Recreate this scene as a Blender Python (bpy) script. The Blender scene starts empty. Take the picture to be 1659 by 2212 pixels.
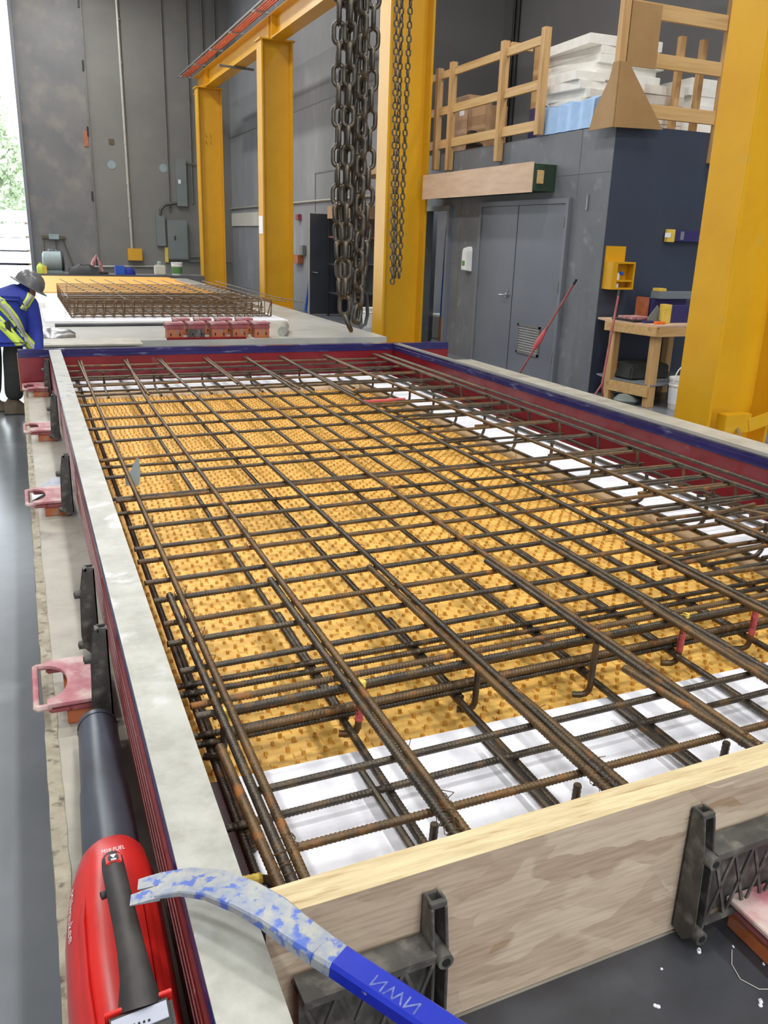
import bpy, math, random
from mathutils import Vector, Matrix
R = random.Random(7)
COL = bpy.context.scene.collection
SC = bpy.context.scene
PI = math.pi

# ------------------------------------------------------------------ camera
cam = bpy.data.cameras.new('camera'); camo = bpy.data.objects.new('camera', cam); COL.objects.link(camo)
cam.sensor_fit = 'HORIZONTAL'; cam.sensor_width = 36.0
cam.lens = 36.0 * 1801.6 / 1659.0
cam.clip_start = 0.02; cam.clip_end = 400
M = Matrix(((0.9210, 0.0930, -0.3790), (-0.3890, 0.2970, -0.8720), (0.0310, 0.9500, 0.3100)))
zc = Vector((M[0][2], M[1][2], M[2][2])).normalized()
yc = Vector((M[0][1], M[1][1], M[2][1])); yc = (yc - zc * yc.dot(zc)).normalized()
xc = yc.cross(zc)
camo.matrix_world = Matrix(((xc.x, yc.x, zc.x, 0), (xc.y, yc.y, zc.y, 0), (xc.z, yc.z, zc.z, 1.65), (0, 0, 0, 1)))
SC.camera = camo

# ------------------------------------------------------------------ world and exposure
w = bpy.data.worlds.new('sky'); SC.world = w; w.use_nodes = True
bg = w.node_tree.nodes['Background']; bg.inputs[0].default_value = (0.86, 0.93, 1.0, 1); bg.inputs[1].default_value = 5.5
SC.view_settings.view_transform = 'Standard'; SC.view_settings.look = 'None'
SC.view_settings.gamma = 1.0; SC.view_settings.exposure = 0.0
SC.view_settings.use_curve_mapping = False
LIGHT_W = 150.0
LIGHTS = [(x, y) for y in (-12.5, -8.0, -3.4, 1.8, 7.2, 12.6, 18.0, 23.0, 27.2) for x in (-3.2, 2.0)] + [(6.6, -10.0), (6.6, -4.4), (6.9, 1.2), (8.0, 5.6)]  # unseen lamps; right row and those behind the camera added for extra light

# ------------------------------------------------------------------ materials
def lin(c):
    return tuple(((v / 255.0) / 12.92 if v / 255.0 <= 0.04045 else ((v / 255.0 + 0.055) / 1.055) ** 2.4) for v in c) + (1,)

def mat(name, c1, c2=None, scale=6.0, rough=0.6, metal=0.0, bump=0.0, bscale=None, c3=None, s3=None, t3=(0.55, 0.7),
        stretch=(1, 1, 1), spec=0.5, detail=6, rnd=False, r2=None):
    m = bpy.data.materials.new(name); m.use_nodes = True
    nt = m.node_tree; N = nt.nodes; L = nt.links
    b = N['Principled BSDF']
    b.inputs['Roughness'].default_value = rough; b.inputs['Metallic'].default_value = metal
    b.inputs['Specular IOR Level'].default_value = spec
    if c2 is None:
        b.inputs['Base Color'].default_value = lin(c1)
    tc = N.new('ShaderNodeTexCoord'); mp = N.new('ShaderNodeMapping'); mp.inputs['Scale'].default_value = stretch
    L.new(tc.outputs['Object'], mp.inputs['Vector'])
    if rnd:
        oi = N.new('ShaderNodeObjectInfo'); mul = N.new('ShaderNodeMath'); mul.operation = 'MULTIPLY'; mul.inputs[1].default_value = 37.0
        L.new(oi.outputs['Random'], mul.inputs[0]); L.new(mul.outputs[0], mp.inputs['Location'])
    if c2 is not None:
        n = N.new('ShaderNodeTexNoise'); n.inputs['Scale'].default_value = scale; n.inputs['Detail'].default_value = detail
        n.inputs['Roughness'].default_value = 0.62
        L.new(mp.outputs[0], n.inputs['Vector'])
        r = N.new('ShaderNodeValToRGB'); r.color_ramp.elements[0].position = 0.36; r.color_ramp.elements[1].position = 0.64
        r.color_ramp.elements[0].color = lin(c1); r.color_ramp.elements[1].color = lin(c2)
        L.new(n.outputs['Fac'], r.inputs['Fac']); out = r.outputs['Color']
        if c3 is not None:
            n3 = N.new('ShaderNodeTexNoise'); n3.inputs['Scale'].default_value = s3 or scale * 3; n3.inputs['Detail'].default_value = 8
            L.new(mp.outputs[0], n3.inputs['Vector'])
            r3 = N.new('ShaderNodeValToRGB'); r3.color_ramp.elements[0].position = t3[0]; r3.color_ramp.elements[1].position = t3[1]
            L.new(n3.outputs['Fac'], r3.inputs['Fac'])
            mx = N.new('ShaderNodeMixRGB'); mx.inputs['Color2'].default_value = lin(c3)
            L.new(r3.outputs['Color'], mx.inputs['Fac']); L.new(out, mx.inputs['Color1']); out = mx.outputs['Color']
            if r2 is not None:
                mr = N.new('ShaderNodeMapRange'); mr.inputs['To Min'].default_value = rough; mr.inputs['To Max'].default_value = r2
                L.new(r3.outputs['Color'], mr.inputs['Value']); L.new(mr.outputs[0], b.inputs['Roughness'])
        L.new(out, b.inputs['Base Color'])
    if bump:
        nb = N.new('ShaderNodeTexNoise'); nb.inputs['Scale'].default_value = bscale or scale * 4; nb.inputs['Detail'].default_value = 5
        L.new(mp.outputs[0], nb.inputs['Vector'])
        bp = N.new('ShaderNodeBump'); bp.inputs['Strength'].default_value = bump; bp.inputs['Distance'].default_value = 0.004
        L.new(nb.outputs['Fac'], bp.inputs['Height']); L.new(bp.outputs[0], b.inputs['Normal'])
    return m

def emis(name, col, s):
    m = bpy.data.materials.new(name); m.use_nodes = True
    b = m.node_tree.nodes['Principled BSDF']; b.inputs['Base Color'].default_value = (0.8, 0.8, 0.8, 1)
    b.inputs['Emission Color'].default_value = col; b.inputs['Emission Strength'].default_value = s
    return m

def wood(name, c1, c2, c3, axis='Y', rough=0.6):
    st = {'X': (1.2, 22, 22), 'Y': (22, 1.2, 22), 'Z': (22, 22, 1.2)}[axis]
    return mat(name, c1, c2, scale=1.0, stretch=st, rough=rough, c3=c3, s3=0.35, t3=(0.58, 0.75), bump=0.15, bscale=2.0)

def osb_mat(name):
    m = bpy.data.materials.new(name); m.use_nodes = True
    nt = m.node_tree; N = nt.nodes; L = nt.links; b = N['Principled BSDF']; b.inputs['Roughness'].default_value = 0.62
    tc = N.new('ShaderNodeTexCoord')
    nw = N.new('ShaderNodeTexNoise'); nw.inputs['Scale'].default_value = 7; nw.inputs['Detail'].default_value = 3
    L.new(tc.outputs['Object'], nw.inputs['Vector'])
    ad = N.new('ShaderNodeMixRGB'); ad.blend_type = 'ADD'; ad.inputs['Fac'].default_value = 0.09
    L.new(tc.outputs['Object'], ad.inputs['Color1']); L.new(nw.outputs['Color'], ad.inputs['Color2'])
    cols = []
    for rot, sx, sz, seed in ((0.42, 5.0, 21, 0.0), (-0.30, 6.0, 22, 5.3), (0.95, 8.5, 34, 9.1)):
        mp = N.new('ShaderNodeMapping'); mp.inputs['Rotation'].default_value = (0, rot, 0)
        mp.inputs['Scale'].default_value = (sx, 1, sz); mp.inputs['Location'].default_value = (seed, 0, seed)
        mp.vector_type = 'TEXTURE' if False else 'POINT'
        L.new(ad.outputs[0], mp.inputs['Vector'])
        v = N.new('ShaderNodeTexVoronoi'); v.feature = 'F1'; v.inputs['Scale'].default_value = 1.0
        L.new(mp.outputs[0], v.inputs['Vector'])
        cols.append(v)
    rs = []
    pal = [(188, 168, 147), (197, 178, 155), (182, 160, 139), (203, 186, 163), (191, 172, 150), (176, 154, 133)]
    for v in cols[:2]:
        sp = N.new('ShaderNodeSeparateColor'); L.new(v.outputs['Color'], sp.inputs[0])
        r = N.new('ShaderNodeValToRGB'); e = r.color_ramp.elements
        e[0].position = 0; e[0].color = lin(pal[0]); e[1].position = 1; e[1].color = lin(pal[5])
        for i in range(1, 5):
            q = e.new(i / 5.0); q.color = lin(pal[i])
        L.new(sp.outputs[0], r.inputs['Fac']); rs.append(r)
    nm = N.new('ShaderNodeTexNoise'); nm.inputs['Scale'].default_value = 5.5; L.new(ad.outputs[0], nm.inputs['Vector'])
    rm = N.new('ShaderNodeValToRGB'); rm.color_ramp.elements[0].position = 0.47; rm.color_ramp.elements[1].position = 0.52
    L.new(nm.outputs['Fac'], rm.inputs['Fac'])
    mx = N.new('ShaderNodeMixRGB'); L.new(rm.outputs[0], mx.inputs['Fac']); L.new(rs[0].outputs[0], mx.inputs['Color1']); L.new(rs[1].outputs[0], mx.inputs['Color2'])
    # darker slivers
    sp = N.new('ShaderNodeSeparateColor'); L.new(cols[2].outputs['Color'], sp.inputs[0])
    rd = N.new('ShaderNodeValToRGB'); rd.color_ramp.elements[0].position = 0.95; rd.color_ramp.elements[1].position = 0.96
    L.new(sp.outputs[1], rd.inputs['Fac'])
    mx2 = N.new('ShaderNodeMixRGB'); mx2.inputs['Color2'].default_value = lin((162, 134, 106)); L.new(mx.outputs[0], mx2.inputs['Color1'])
    md = N.new('ShaderNodeMath'); md.operation = 'MULTIPLY'; md.inputs[1].default_value = 0.8; L.new(rd.outputs[0], md.inputs[0]); L.new(md.outputs[0], mx2.inputs['Fac'])
    # fine grain
    mg = N.new('ShaderNodeMapping'); mg.inputs['Rotation'].default_value = (0, 0.30, 0); mg.inputs['Scale'].default_value = (10, 1, 130)
    L.new(tc.outputs['Object'], mg.inputs['Vector'])
    ng = N.new('ShaderNodeTexNoise'); ng.inputs['Scale'].default_value = 1.0; ng.inputs['Detail'].default_value = 6; L.new(mg.outputs[0], ng.inputs['Vector'])
    rg = N.new('ShaderNodeValToRGB'); rg.color_ramp.elements[0].position = 0.35; rg.color_ramp.elements[1].position = 0.6
    rg.color_ramp.elements[0].color = (0.80, 0.78, 0.75, 1); rg.color_ramp.elements[1].color = (1, 1, 1, 1)
    L.new(ng.outputs['Fac'], rg.inputs['Fac'])
    mu = N.new('ShaderNodeMixRGB'); mu.blend_type = 'MULTIPLY'; mu.inputs['Fac'].default_value = 1
    L.new(mx2.outputs[0], mu.inputs['Color1']); L.new(rg.outputs[0], mu.inputs['Color2']); L.new(mu.outputs[0], b.inputs['Base Color'])
    bp = N.new('ShaderNodeBump'); bp.inputs['Strength'].default_value = 0.35; bp.inputs['Distance'].default_value = 0.002
    L.new(mx.outputs[0], bp.inputs['Height']); L.new(bp.outputs[0], b.inputs['Normal'])
    return m

MT = dict(
    floor=mat('polished_concrete', (104, 109, 114), (120, 124, 129), 0.9, 0.24, bump=0.03, c3=(140, 144, 148), s3=2.2, t3=(0.6, 0.78)),
    deck=mat('dusty_concrete', (158, 153, 140), (180, 176, 163), 4.5, 0.5, bump=0.15, bscale=30, c3=(134, 128, 116), s3=6, t3=(0.58, 0.75)),
    deck2=mat('pale_concrete', (168, 168, 160), (188, 188, 182), 1.2, 0.35, c3=(150, 152, 155), s3=2, t3=(0.55, 0.75)),
    trim=mat('edge_angle', (146, 138, 118), (176, 168, 148), 14, 0.7, bump=0.6, bscale=60, c3=(90, 82, 68), s3=30, t3=(0.55, 0.7)),
    black_steel=mat('black_steel_sheet', (52, 53, 57), (66, 68, 74), 5, 0.38, bump=0.08, c3=(88, 90, 98), s3=2.5, t3=(0.55, 0.8)),
    cap=mat('cement_splashed_steel', (146, 146, 136), (172, 173, 164), 11, 0.36, bump=0.35, bscale=22, c3=(190, 194, 198), s3=9, t3=(0.56, 0.76), r2=0.10),
    red=mat('red_steel', (116, 26, 34), (132, 34, 42), 4, 0.22, bump=0.03, c3=(162, 84, 90), s3=7, t3=(0.66, 0.85), r2=0.5),
    red_old=mat('worn_red_steel', (116, 34, 36), (140, 46, 46), 8, 0.4, bump=0.3, bscale=50, c3=(196, 180, 168), s3=34, t3=(0.66, 0.74)),
    blue=mat('blue_steel', (36, 32, 84), (48, 44, 100), 4, 0.16, bump=0.03, c3=(112, 116, 146), s3=9, t3=(0.60, 0.82), stretch=(0.6, 0.6, 3), r2=0.5),
    yellow=mat('yellow_paint', (210, 156, 22), (218, 166, 30), 1.5, 0.34, bump=0.02, c3=(206, 166, 62), s3=5, t3=(0.62, 0.8)),
    wall_far=mat('grey_panel_far', (118, 118, 115), (128, 128, 124), 0.5, 0.75, c3=(132, 130, 124), s3=1.2, t3=(0.5, 0.8)),
    wall_far2=mat('grey_panel_scuffed', (106, 108, 111), (124, 123, 121), 0.6, 0.6, c3=(140, 135, 128), s3=1.5, t3=(0.5, 0.75), bump=0.05),
    wall_r=mat('grey_panel_right', (122, 125, 128), (140, 143, 146), 0.45, 0.7, c3=(160, 163, 168), s3=1.2, t3=(0.58, 0.8), stretch=(1, 1, 0.5)),
    wall_dark=mat('grey_wall_dark', (98, 98, 98), (106, 106, 106), 0.5, 0.8),
    wall_m=mat('grey_painted_plywood', (98, 102, 107), (112, 116, 121), 1.5, 0.5, c3=(134, 138, 144), s3=5, t3=(0.6, 0.8)),
    wall_b=mat('navy_painted_plywood', (56, 63, 78), (61, 69, 86), 1.2, 0.42, c3=(70, 78, 94), s3=6, t3=(0.68, 0.85)),
    door_g=mat('grey_door_paint', (100, 105, 114), (108, 113, 122), 1.0, 0.38),
    door_d=mat('charcoal_door_paint', (48, 52, 60), (54, 58, 66), 1.0, 0.42),
    frame_g=mat('grey_frame_paint', (112, 117, 124), rough=0.4),
    wall_lt=mat('pale_grey_paint', (196, 198, 200), rough=0.8),
    ceil=mat('ceiling_paint', (190, 190, 190), rough=0.9),
    foam=mat('white_polystyrene', (224, 225, 232), (236, 237, 243), 14, 0.75, bump=0.2, bscale=120, c3=(212, 212, 218), s3=6, t3=(0.55, 0.8)),
    foam_c=mat('cream_polystyrene', (234, 233, 226), (242, 241, 236), 14, 0.8, bump=0.2, bscale=80),
    foam_side=mat('cut_polystyrene', (222, 210, 190), (230, 220, 202), 8, 0.8, bump=0.3, bscale=60),
    liner=mat('yellow_liner', (226, 180, 90), (233, 189, 100), 10, 0.55, c3=(220, 172, 80), s3=3),
    peg=mat('shaded_liner_pegs', (206, 152, 64), (216, 164, 74), 20, 0.5),  # liner colour deepened; shade on the pegs is put into the colour
    rebar=mat('rusty_rebar', (78, 62, 44), (110, 86, 54), 9, 0.42, metal=0.3, c3=(162, 104, 48), s3=22, t3=(0.56, 0.76), rnd=True, bump=0.3, bscale=160, r2=0.8),
    rebar_d=mat('dark_rebar', (60, 55, 50), (88, 78, 62), 12, 0.33, metal=0.45, c3=(126, 90, 50), s3=24, t3=(0.56, 0.78), rnd=True, bump=0.3, bscale=160, r2=0.8),
    wire=mat('tie_wire', (60, 46, 30), (110, 76, 40), 60, 0.6, metal=0.3),
    pink=mat('red_plastic_dusty', (168, 96, 104), (184, 132, 136), 14, 0.55, bump=0.2, c3=(206, 186, 178), s3=12, t3=(0.5, 0.68)),
    redp=mat('red_plastic', (138, 58, 62), (156, 88, 90), 9, 0.5, bump=0.1),
    orange_r=mat('orange_rust_steel', (164, 88, 52), (186, 106, 62), 14, 0.6, c3=(140, 124, 110), s3=18, t3=(0.52, 0.66)),
    blackp=mat('dusty_black_plastic', (58, 56, 54), (84, 82, 78), 16, 0.5, bump=0.35, bscale=60, c3=(124, 120, 112), s3=30, t3=(0.52, 0.75)),
    dark=mat('black_void', (14, 14, 16), rough=0.7),  # near-black; stands in for the darkness inside holes and the tube
    osb=osb_mat('osb_face'),
    osb_e=mat('osb_edge', (188, 168, 128), (214, 198, 158), 1.0, 0.7, stretch=(6, 70, 130), c3=(170, 144, 102), s3=1.5, t3=(0.56, 0.7), bump=0.5, bscale=3),
    lum=wood('spruce_lumber', (196, 158, 104), (214, 180, 128), (178, 136, 84), 'Y'),
    lumx=wood('spruce_lumber_x', (192, 152, 96), (210, 174, 120), (170, 128, 76), 'X'),
    lumz=wood('spruce_lumber_z', (184, 144, 92), (204, 166, 114), (160, 120, 72), 'Z'),
    ply=mat('plywood', (196, 164, 136), (210, 182, 154), 2.0, 0.6, stretch=(3, 1, 6), c3=(160, 118, 88), s3=10, t3=(0.7, 0.8)),
    mdf=mat('brown_hardboard', (158, 124, 78), (168, 134, 88), 3, 0.6),
    chain=mat('worn_black_chain', (66, 60, 54), (92, 84, 72), 30, 0.36, metal=0.45, bump=0.2, bscale=90, c3=(110, 84, 60), s3=40, t3=(0.6, 0.8)),
    steel=mat('bright_steel', (170, 172, 174), (190, 192, 194), 20, 0.25, metal=0.9),
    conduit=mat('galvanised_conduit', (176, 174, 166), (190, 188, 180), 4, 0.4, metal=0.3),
    dconduit=mat('painted_conduit', (104, 104, 102), (116, 116, 114), 4, 0.5),
    panel=mat('electrical_grey', (112, 121, 120), (120, 129, 128), 2, 0.4),
    white=mat('white_plastic', (226, 226, 222), (236, 236, 232), 6, 0.4),
    cream=mat('cream_plastic', (206, 204, 192), rough=0.5),
    green=mat('green_label', (92, 138, 84), rough=0.6),
    bluep=mat('blue_plastic', (24, 84, 190), rough=0.4),
    tarp=mat('pale_blue_tarp', (148, 184, 228), (166, 200, 238), 5, 0.4, bump=0.5, bscale=4),
    navy_tool=mat('navy_levels', (52, 46, 96), (60, 54, 106), 8, 0.45),
    yel_tool=mat('yellow_tool', (214, 184, 70), (224, 196, 90), 10, 0.5),
    card=mat('cardboard', (176, 142, 106), (188, 154, 118), 3, 0.7),
    black=mat('black_rubber', (26, 26, 28), (38, 38, 40), 8, 0.5),
    grip=mat('black_rubber_grip', (44, 42, 42), (62, 58, 56), 14, 0.55, bump=0.1),
    tube=mat('blower_tube', (56, 60, 68), (72, 78, 90), 7, 0.36, c3=(104, 112, 128), s3=16, t3=(0.6, 0.82), stretch=(1, 0.5, 1), bump=0.05),
    mred=mat('glossy_red_plastic', (196, 34, 30), (204, 42, 36), 3, 0.3, c3=(206, 120, 112), s3=11, t3=(0.68, 0.8)),
    pry=mat('scraped_pry_bar', (124, 136, 156), (160, 160, 152), 44, 0.36, metal=0.15, c3=(70, 96, 172), s3=62, t3=(0.53, 0.62), bump=0.15, bscale=60),
    pry_b=mat('blue_pry_bar', (22, 40, 158), (26, 48, 172), 18, 0.3, c3=(150, 160, 190), s3=40, t3=(0.68, 0.74)),
    hose=mat('blue_cloth', (26, 42, 128), (32, 50, 142), 10, 0.85, bump=0.4, bscale=16),
    pants=mat('charcoal_trousers', (46, 48, 46), (56, 58, 54), 10, 0.9, bump=0.4, bscale=14),
    boot=mat('tan_work_boot', (84, 74, 58), (104, 92, 70), 14, 0.7),
    hivis=mat('hi_vis_yellow', (190, 214, 70), rough=0.6),
    reflec=mat('silver_reflective', (150, 150, 144), rough=0.35),
    helm=mat('grey_hard_hat', (92, 92, 94), (106, 106, 108), 10, 0.3),
    skin=mat('skin', (150, 104, 80), (162, 114, 88), 12, 0.55),
    glove=mat('grey_glove', (150, 150, 152), rough=0.7),
    orange_f=mat('orange_foam', (244, 176, 84), (250, 184, 92), 4, 0.6),
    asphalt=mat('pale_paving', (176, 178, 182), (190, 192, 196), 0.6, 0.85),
    leaf=mat('hazed_foliage', (150, 166, 132), (184, 196, 164), 0.8, 0.8),  # paler than the leaves; outdoor glare and haze put into the colour
    trunk=mat('bark', (96, 88, 76), rough=0.9),
    pallet=mat('stacked_panel', (214, 216, 220), (226, 228, 232), 1, 0.7),
    copper=mat('orange_conductor', (206, 96, 66), (222, 112, 80), 6, 0.45),
    orangep=mat('orange_plastic', (232, 118, 52), rough=0.5),
    paper=mat('white_paper', (232, 234, 238), rough=0.7),
    txt=mat('white_print', (232, 230, 228), rough=0.5),
    txtd=mat('dark_print', (70, 70, 74), rough=0.5),
    txtg=mat('faded_print', (168, 172, 186), rough=0.5),
    txtp=mat('rubbed_print', (50, 66, 150), (110, 122, 172), 60, 0.4),
    bin=mat('green_paint', (40, 62, 46), rough=0.6),
    tape=mat('pink_tape', (206, 92, 96), (186, 80, 84), 30, 0.5),
    scrub=mat('blue_grey_housing', (134, 152, 156), (146, 164, 168), 6, 0.45),
    lamp=emis('lamp_lens', (1, 1, 1, 1), 18.0),
    lime=mat('lime_liquid', (214, 230, 90), rough=0.35),
    blue_tube=mat('blue_foil_tube', (40, 110, 210), (60, 130, 225), 6, 0.25, metal=0.3),
    ledge=mat('grey_shelf', (120, 128, 134), rough=0.5),
)

# ------------------------------------------------------------------ mesh builder
class MB:
    def __init__(s): s.v = []; s.f = []; s.m = []; s.cur = 0
    def add(s, vs, fs):
        o = len(s.v); s.v += [tuple(v) for v in vs]
        for f in fs: s.f.append(tuple(i + o for i in f)); s.m.append(s.cur)
        return s
    def box(s, x0, x1, y0, y1, z0, z1):
        vs = [(x, y, z) for z in (z0, z1) for y in (y0, y1) for x in (x0, x1)]
        return s.add(vs, [(0, 2, 3, 1), (4, 5, 7, 6), (0, 1, 5, 4), (2, 6, 7, 3), (0, 4, 6, 2), (1, 3, 7, 5)])
    def obox(s, c, ax, ay, az, hx, hy, hz):
        c = Vector(c); ax = Vector(ax).normalized() * hx; ay = Vector(ay).normalized() * hy; az = Vector(az).normalized() * hz
        vs = [c + ax * i + ay * j + az * k for k in (-1, 1) for j in (-1, 1) for i in (-1, 1)]
        return s.add(vs, [(0, 2, 3, 1), (4, 5, 7, 6), (0, 1, 5, 4), (2, 6, 7, 3), (0, 4, 6, 2), (1, 3, 7, 5)])
    def bar(s, p, q, w, h, up=(0, 0, 1)):
        p = Vector(p); q = Vector(q); d = (q - p); u = Vector(up); sd = d.cross(u)
        if sd.length < 1e-6: sd = d.cross(Vector((1, 0, 0)))
        sd.normalize(); uu = sd.cross(d).normalized()
        return s.obox((p + q) / 2, d, sd, uu, d.length / 2, w / 2, h / 2)
    def rings(s, rs, caps=True, closed=False):
        n = len(rs[0]); o = len(s.v)
        for r in rs: s.v += [tuple(p) for p in r]
        k = len(rs); rng = k if closed else k - 1
        for i in range(rng):
            a = o + i * n; b = o + ((i + 1) % k) * n
            for j in range(n):
                j2 = (j + 1) % n; s.f.append((a + j, a + j2, b + j2, b + j)); s.m.append(s.cur)
        if caps and not closed:
            s.f.append(tuple(o + j for j in reversed(range(n)))); s.m.append(s.cur)
            s.f.append(tuple(o + (k - 1) * n + j for j in range(n))); s.m.append(s.cur)
        return s
    def tube(s, pts, r, seg=10, caps=True, closed=False, flat=1.0):
        pts = [Vector(p) for p in pts]; n = len(pts); rs = []
        rr = r if isinstance(r, (list, tuple)) else [r] * n
        u = None
        for i in range(n):
            if closed: d = pts[(i + 1) % n] - pts[i - 1]
            elif i == 0: d = pts[1] - pts[0]
            elif i == n - 1: d = pts[-1] - pts[-2]
            else: d = (pts[i + 1] - pts[i]).normalized() + (pts[i] - pts[i - 1]).normalized()
            d.normalize()
            if u is None:
                u = d.cross(Vector((0, 0, 1)))
                if u.length < 1e-3: u = d.cross(Vector((0, 1, 0)))
            u = (u - d * u.dot(d)).normalized(); v = d.cross(u)
            rs.append([pts[i] + u * (rr[i] * math.cos(2 * PI * k / seg)) + v * (rr[i] * flat * math.sin(2 * PI * k / seg)) for k in range(seg)])
        return s.rings(rs, caps, closed)
    def cyl(s, p, q, r, seg=20, r2=None): return s.tube([p, q], [r, r2 if r2 is not None else r], seg)
    def lathe(s, c, prof, seg=24):
        c = Vector(c)
        return s.rings([[c + Vector((r * math.cos(2 * PI * k / seg), r * math.sin(2 * PI * k / seg), z)) for k in range(seg)] for r, z in prof])
    def prism(s, poly, axis, a, b):
        def P(u, v, t): return {'X': (t, u, v), 'Y': (u, t, v), 'Z': (u, v, t)}[axis]
        return s.rings([[P(u, v, a) for u, v in poly], [P(u, v, b) for u, v in poly]])
    def loft(s, sections): return s.rings(sections)
    def build(s, name, mats, parent=None, smooth=False, bevel=0, loc=None):
        off = Vector((0, 0, 0))
        if parent is not None and loc is None:
            p = parent
            while p is not None: off += p.location; p = p.parent
        elif loc is not None: off = Vector(loc)
        me = bpy.data.meshes.new(name)
        me.from_pydata([tuple(Vector(v) - off) for v in s.v], [], s.f)
        if not isinstance(mats, (list, tuple)): mats = [mats]
        for m in mats: me.materials.append(m)
        me.polygons.foreach_set('material_index', s.m)
        if smooth: me.polygons.foreach_set('use_smooth', [True] * len(me.polygons))
        me.update()
        import bmesh
        bm = bmesh.new(); bm.from_mesh(me); bmesh.ops.recalc_face_normals(bm, faces=bm.faces)
        if bevel: bmesh.ops.bevel(bm, geom=[e for e in bm.edges if e.is_manifold and e.calc_face_angle(0) > 0.6], offset=bevel, segments=2, affect='EDGES')
        bm.to_mesh(me); bm.free()
        o = bpy.data.objects.new(name, me); COL.objects.link(o)
        if smooth:
            try: me.set_sharp_from_angle(angle=0.7)
            except Exception: pass
        if parent is not None: o.parent = parent
        elif loc is not None: o.location = loc
        return o

def tag(o, label=None, cat=None, group=None, kind=None):
    if label: o['label'] = label
    if cat: o['category'] = cat
    if group: o['group'] = group
    if kind: o['kind'] = kind
    return o
def thing(name, loc, label, cat, group=None):
    o = bpy.data.objects.new(name, None); COL.objects.link(o); o.location = loc; o.empty_display_size = 0.1
    return tag(o, label, cat, group)
def struct(name, mb, m, **k): return tag(mb.build(name, m, **k), kind='structure')
def B(*a): return MB().box(*a)
def copy_tree(o, parent=None):
    c = o.copy(); COL.objects.link(c); c.parent = parent
    for ch in list(o.children): copy_tree(ch, c)
    return c
def text_part(name, body, size, mat_, mw, parent=None, ext=0.0004, shear=0.0):
    cu = bpy.data.curves.new(name, 'FONT'); cu.body = body; cu.size = size; cu.extrude = ext; cu.align_x = 'CENTER'; cu.align_y = 'CENTER'; cu.shear = shear
    t = bpy.data.objects.new(name, cu); COL.objects.link(t); t.matrix_world = mw
    dg = bpy.context.evaluated_depsgraph_get(); me = bpy.data.meshes.new_from_object(t.evaluated_get(dg))
    me.transform(mw); bpy.data.objects.remove(t); me.materials.clear(); me.materials.append(mat_)
    o = bpy.data.objects.new(name, me); COL.objects.link(o)
    if parent is not None:
        off = Vector((0, 0, 0)); p = parent
        while p is not None: off += p.location; p = p.parent
        me.transform(Matrix.Translation(-off)); o.parent = parent
    return o
def frame_mw(c, x, y):
    x = Vector(x).normalized(); y = Vector(y); y = (y - x * y.dot(x)).normalized(); z = x.cross(y)
    return Matrix(((x.x, y.x, z.x, c[0]), (x.y, y.y, z.y, c[1]), (x.z, y.z, z.z, c[2]), (0, 0, 0, 1)))

T = 0.43      # casting table height

# ================================================================== SETTING
struct('floor', B(-9, 10, -16, 30.3, -0.1, 0), MT['floor'])
struct('ceiling', B(-9, 10, -16, 30.3, 9.4, 9.6), MT['ceil'])
# far wall with the tall open doorway on the left
m = MB(); m.box(2.52, 7.3, 30, 30.3, 0, 9.4)
struct('wall_back', m, MT['wall_far'])
struct('wall_back_door_panel', B(0.55, 2.50, 29.96, 30.3, 0, 9.4), MT['wall_far2'])
struct('wall_back_left', B(-9, -4.6, 30, 30.3, 0, 9.4), MT['wall_far'])
struct('trim_1', B(0.47, 0.56, 29.86, 30.3, 0, 9.4), MT['frame_g'])
struct('trim_2', B(2.485, 2.54, 29.93, 30.02, 0.0, 9.4), MT['dconduit'])
struct('wall_left', B(-9.3, -9, -16, 30.3, 0, 9.4), MT['wall_lt'])
m = MB(); m.box(-9.3, -5.0, -16.3, -16, 0, 9.4); m.box(6.0, 10.3, -16.3, -16, 0, 9.4); m.box(-5.0, 6.0, -16.3, -16, 6.2, 9.4)  # unseen wide opening added to let daylight in from behind the camera
struct('wall_front', m, MT['wall_lt'])
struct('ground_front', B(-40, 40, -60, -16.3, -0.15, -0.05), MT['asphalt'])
struct('wall_right', B(7.0, 7.3, 16.6, 30.0, 0, 9.4), MT['wall_r'])
struct('wall_right_upper', B(9.5, 9.8, -16, 16.6, 0, 9.4), MT['wall_dark'])
struct('wall_right_return', B(7.0, 9.8, 16.6, 16.8, 2.92, 9.4), MT['wall_dark'])
# panel seams on right wall
m = MB()
m.box(6.985, 7.0, 21.0, 21.03, 2.25, 3.16); m.box(6.985, 7.0, 18.2, 21.03, 3.14, 3.17)
m.box(6.99, 7.0, 16.6, 30, 4.7, 4.73); m.box(6.99, 7.0, 23.6, 23.63, 0, 9.4); m.box(6.99, 7.0, 16.6, 30, 7.2, 7.23)
struct('trim_3', m, MT['dconduit'])
# mezzanine block: wall facing the table (x = 6.1) with two openings
m = MB()
m.box(6.1, 6.25, 12.78, 14.6, 0, 2.92); m.box(6.1, 6.25, 11.86, 12.78, 2.12, 2.92)
m.box(6.1, 6.25, 8.10, 11.86, 0, 2.92)
struct('wall_mezzanine_side', m, MT['wall_m'])
struct('wall_mezzanine_front', B(6.101, 9.5, 8.094, 8.2, 0, 2.92), MT['wall_b'])
struct('floor_mezzanine', B(6.25, 9.5, 8.2, 16.6, 2.80, 2.92), MT['mdf'])
struct('wall_store_back', B(7.4, 7.5, 11.2, 16.6, 0, 2.8), MT['wall_m'])
# joints in the grey plywood
m = MB()
for y in (8.70, 11.55): m.box(6.098, 6.1, y, y + 0.01, 2.2 if y < 9 else 0, 2.92)
m.box(6.097, 6.1, 11.56, 11.86, 1.34, 1.352); m.box(6.098, 6.1, 8.12, 14.6, 2.44, 2.446)
struct('trim_4', m, MT['wall_dark'])

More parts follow.
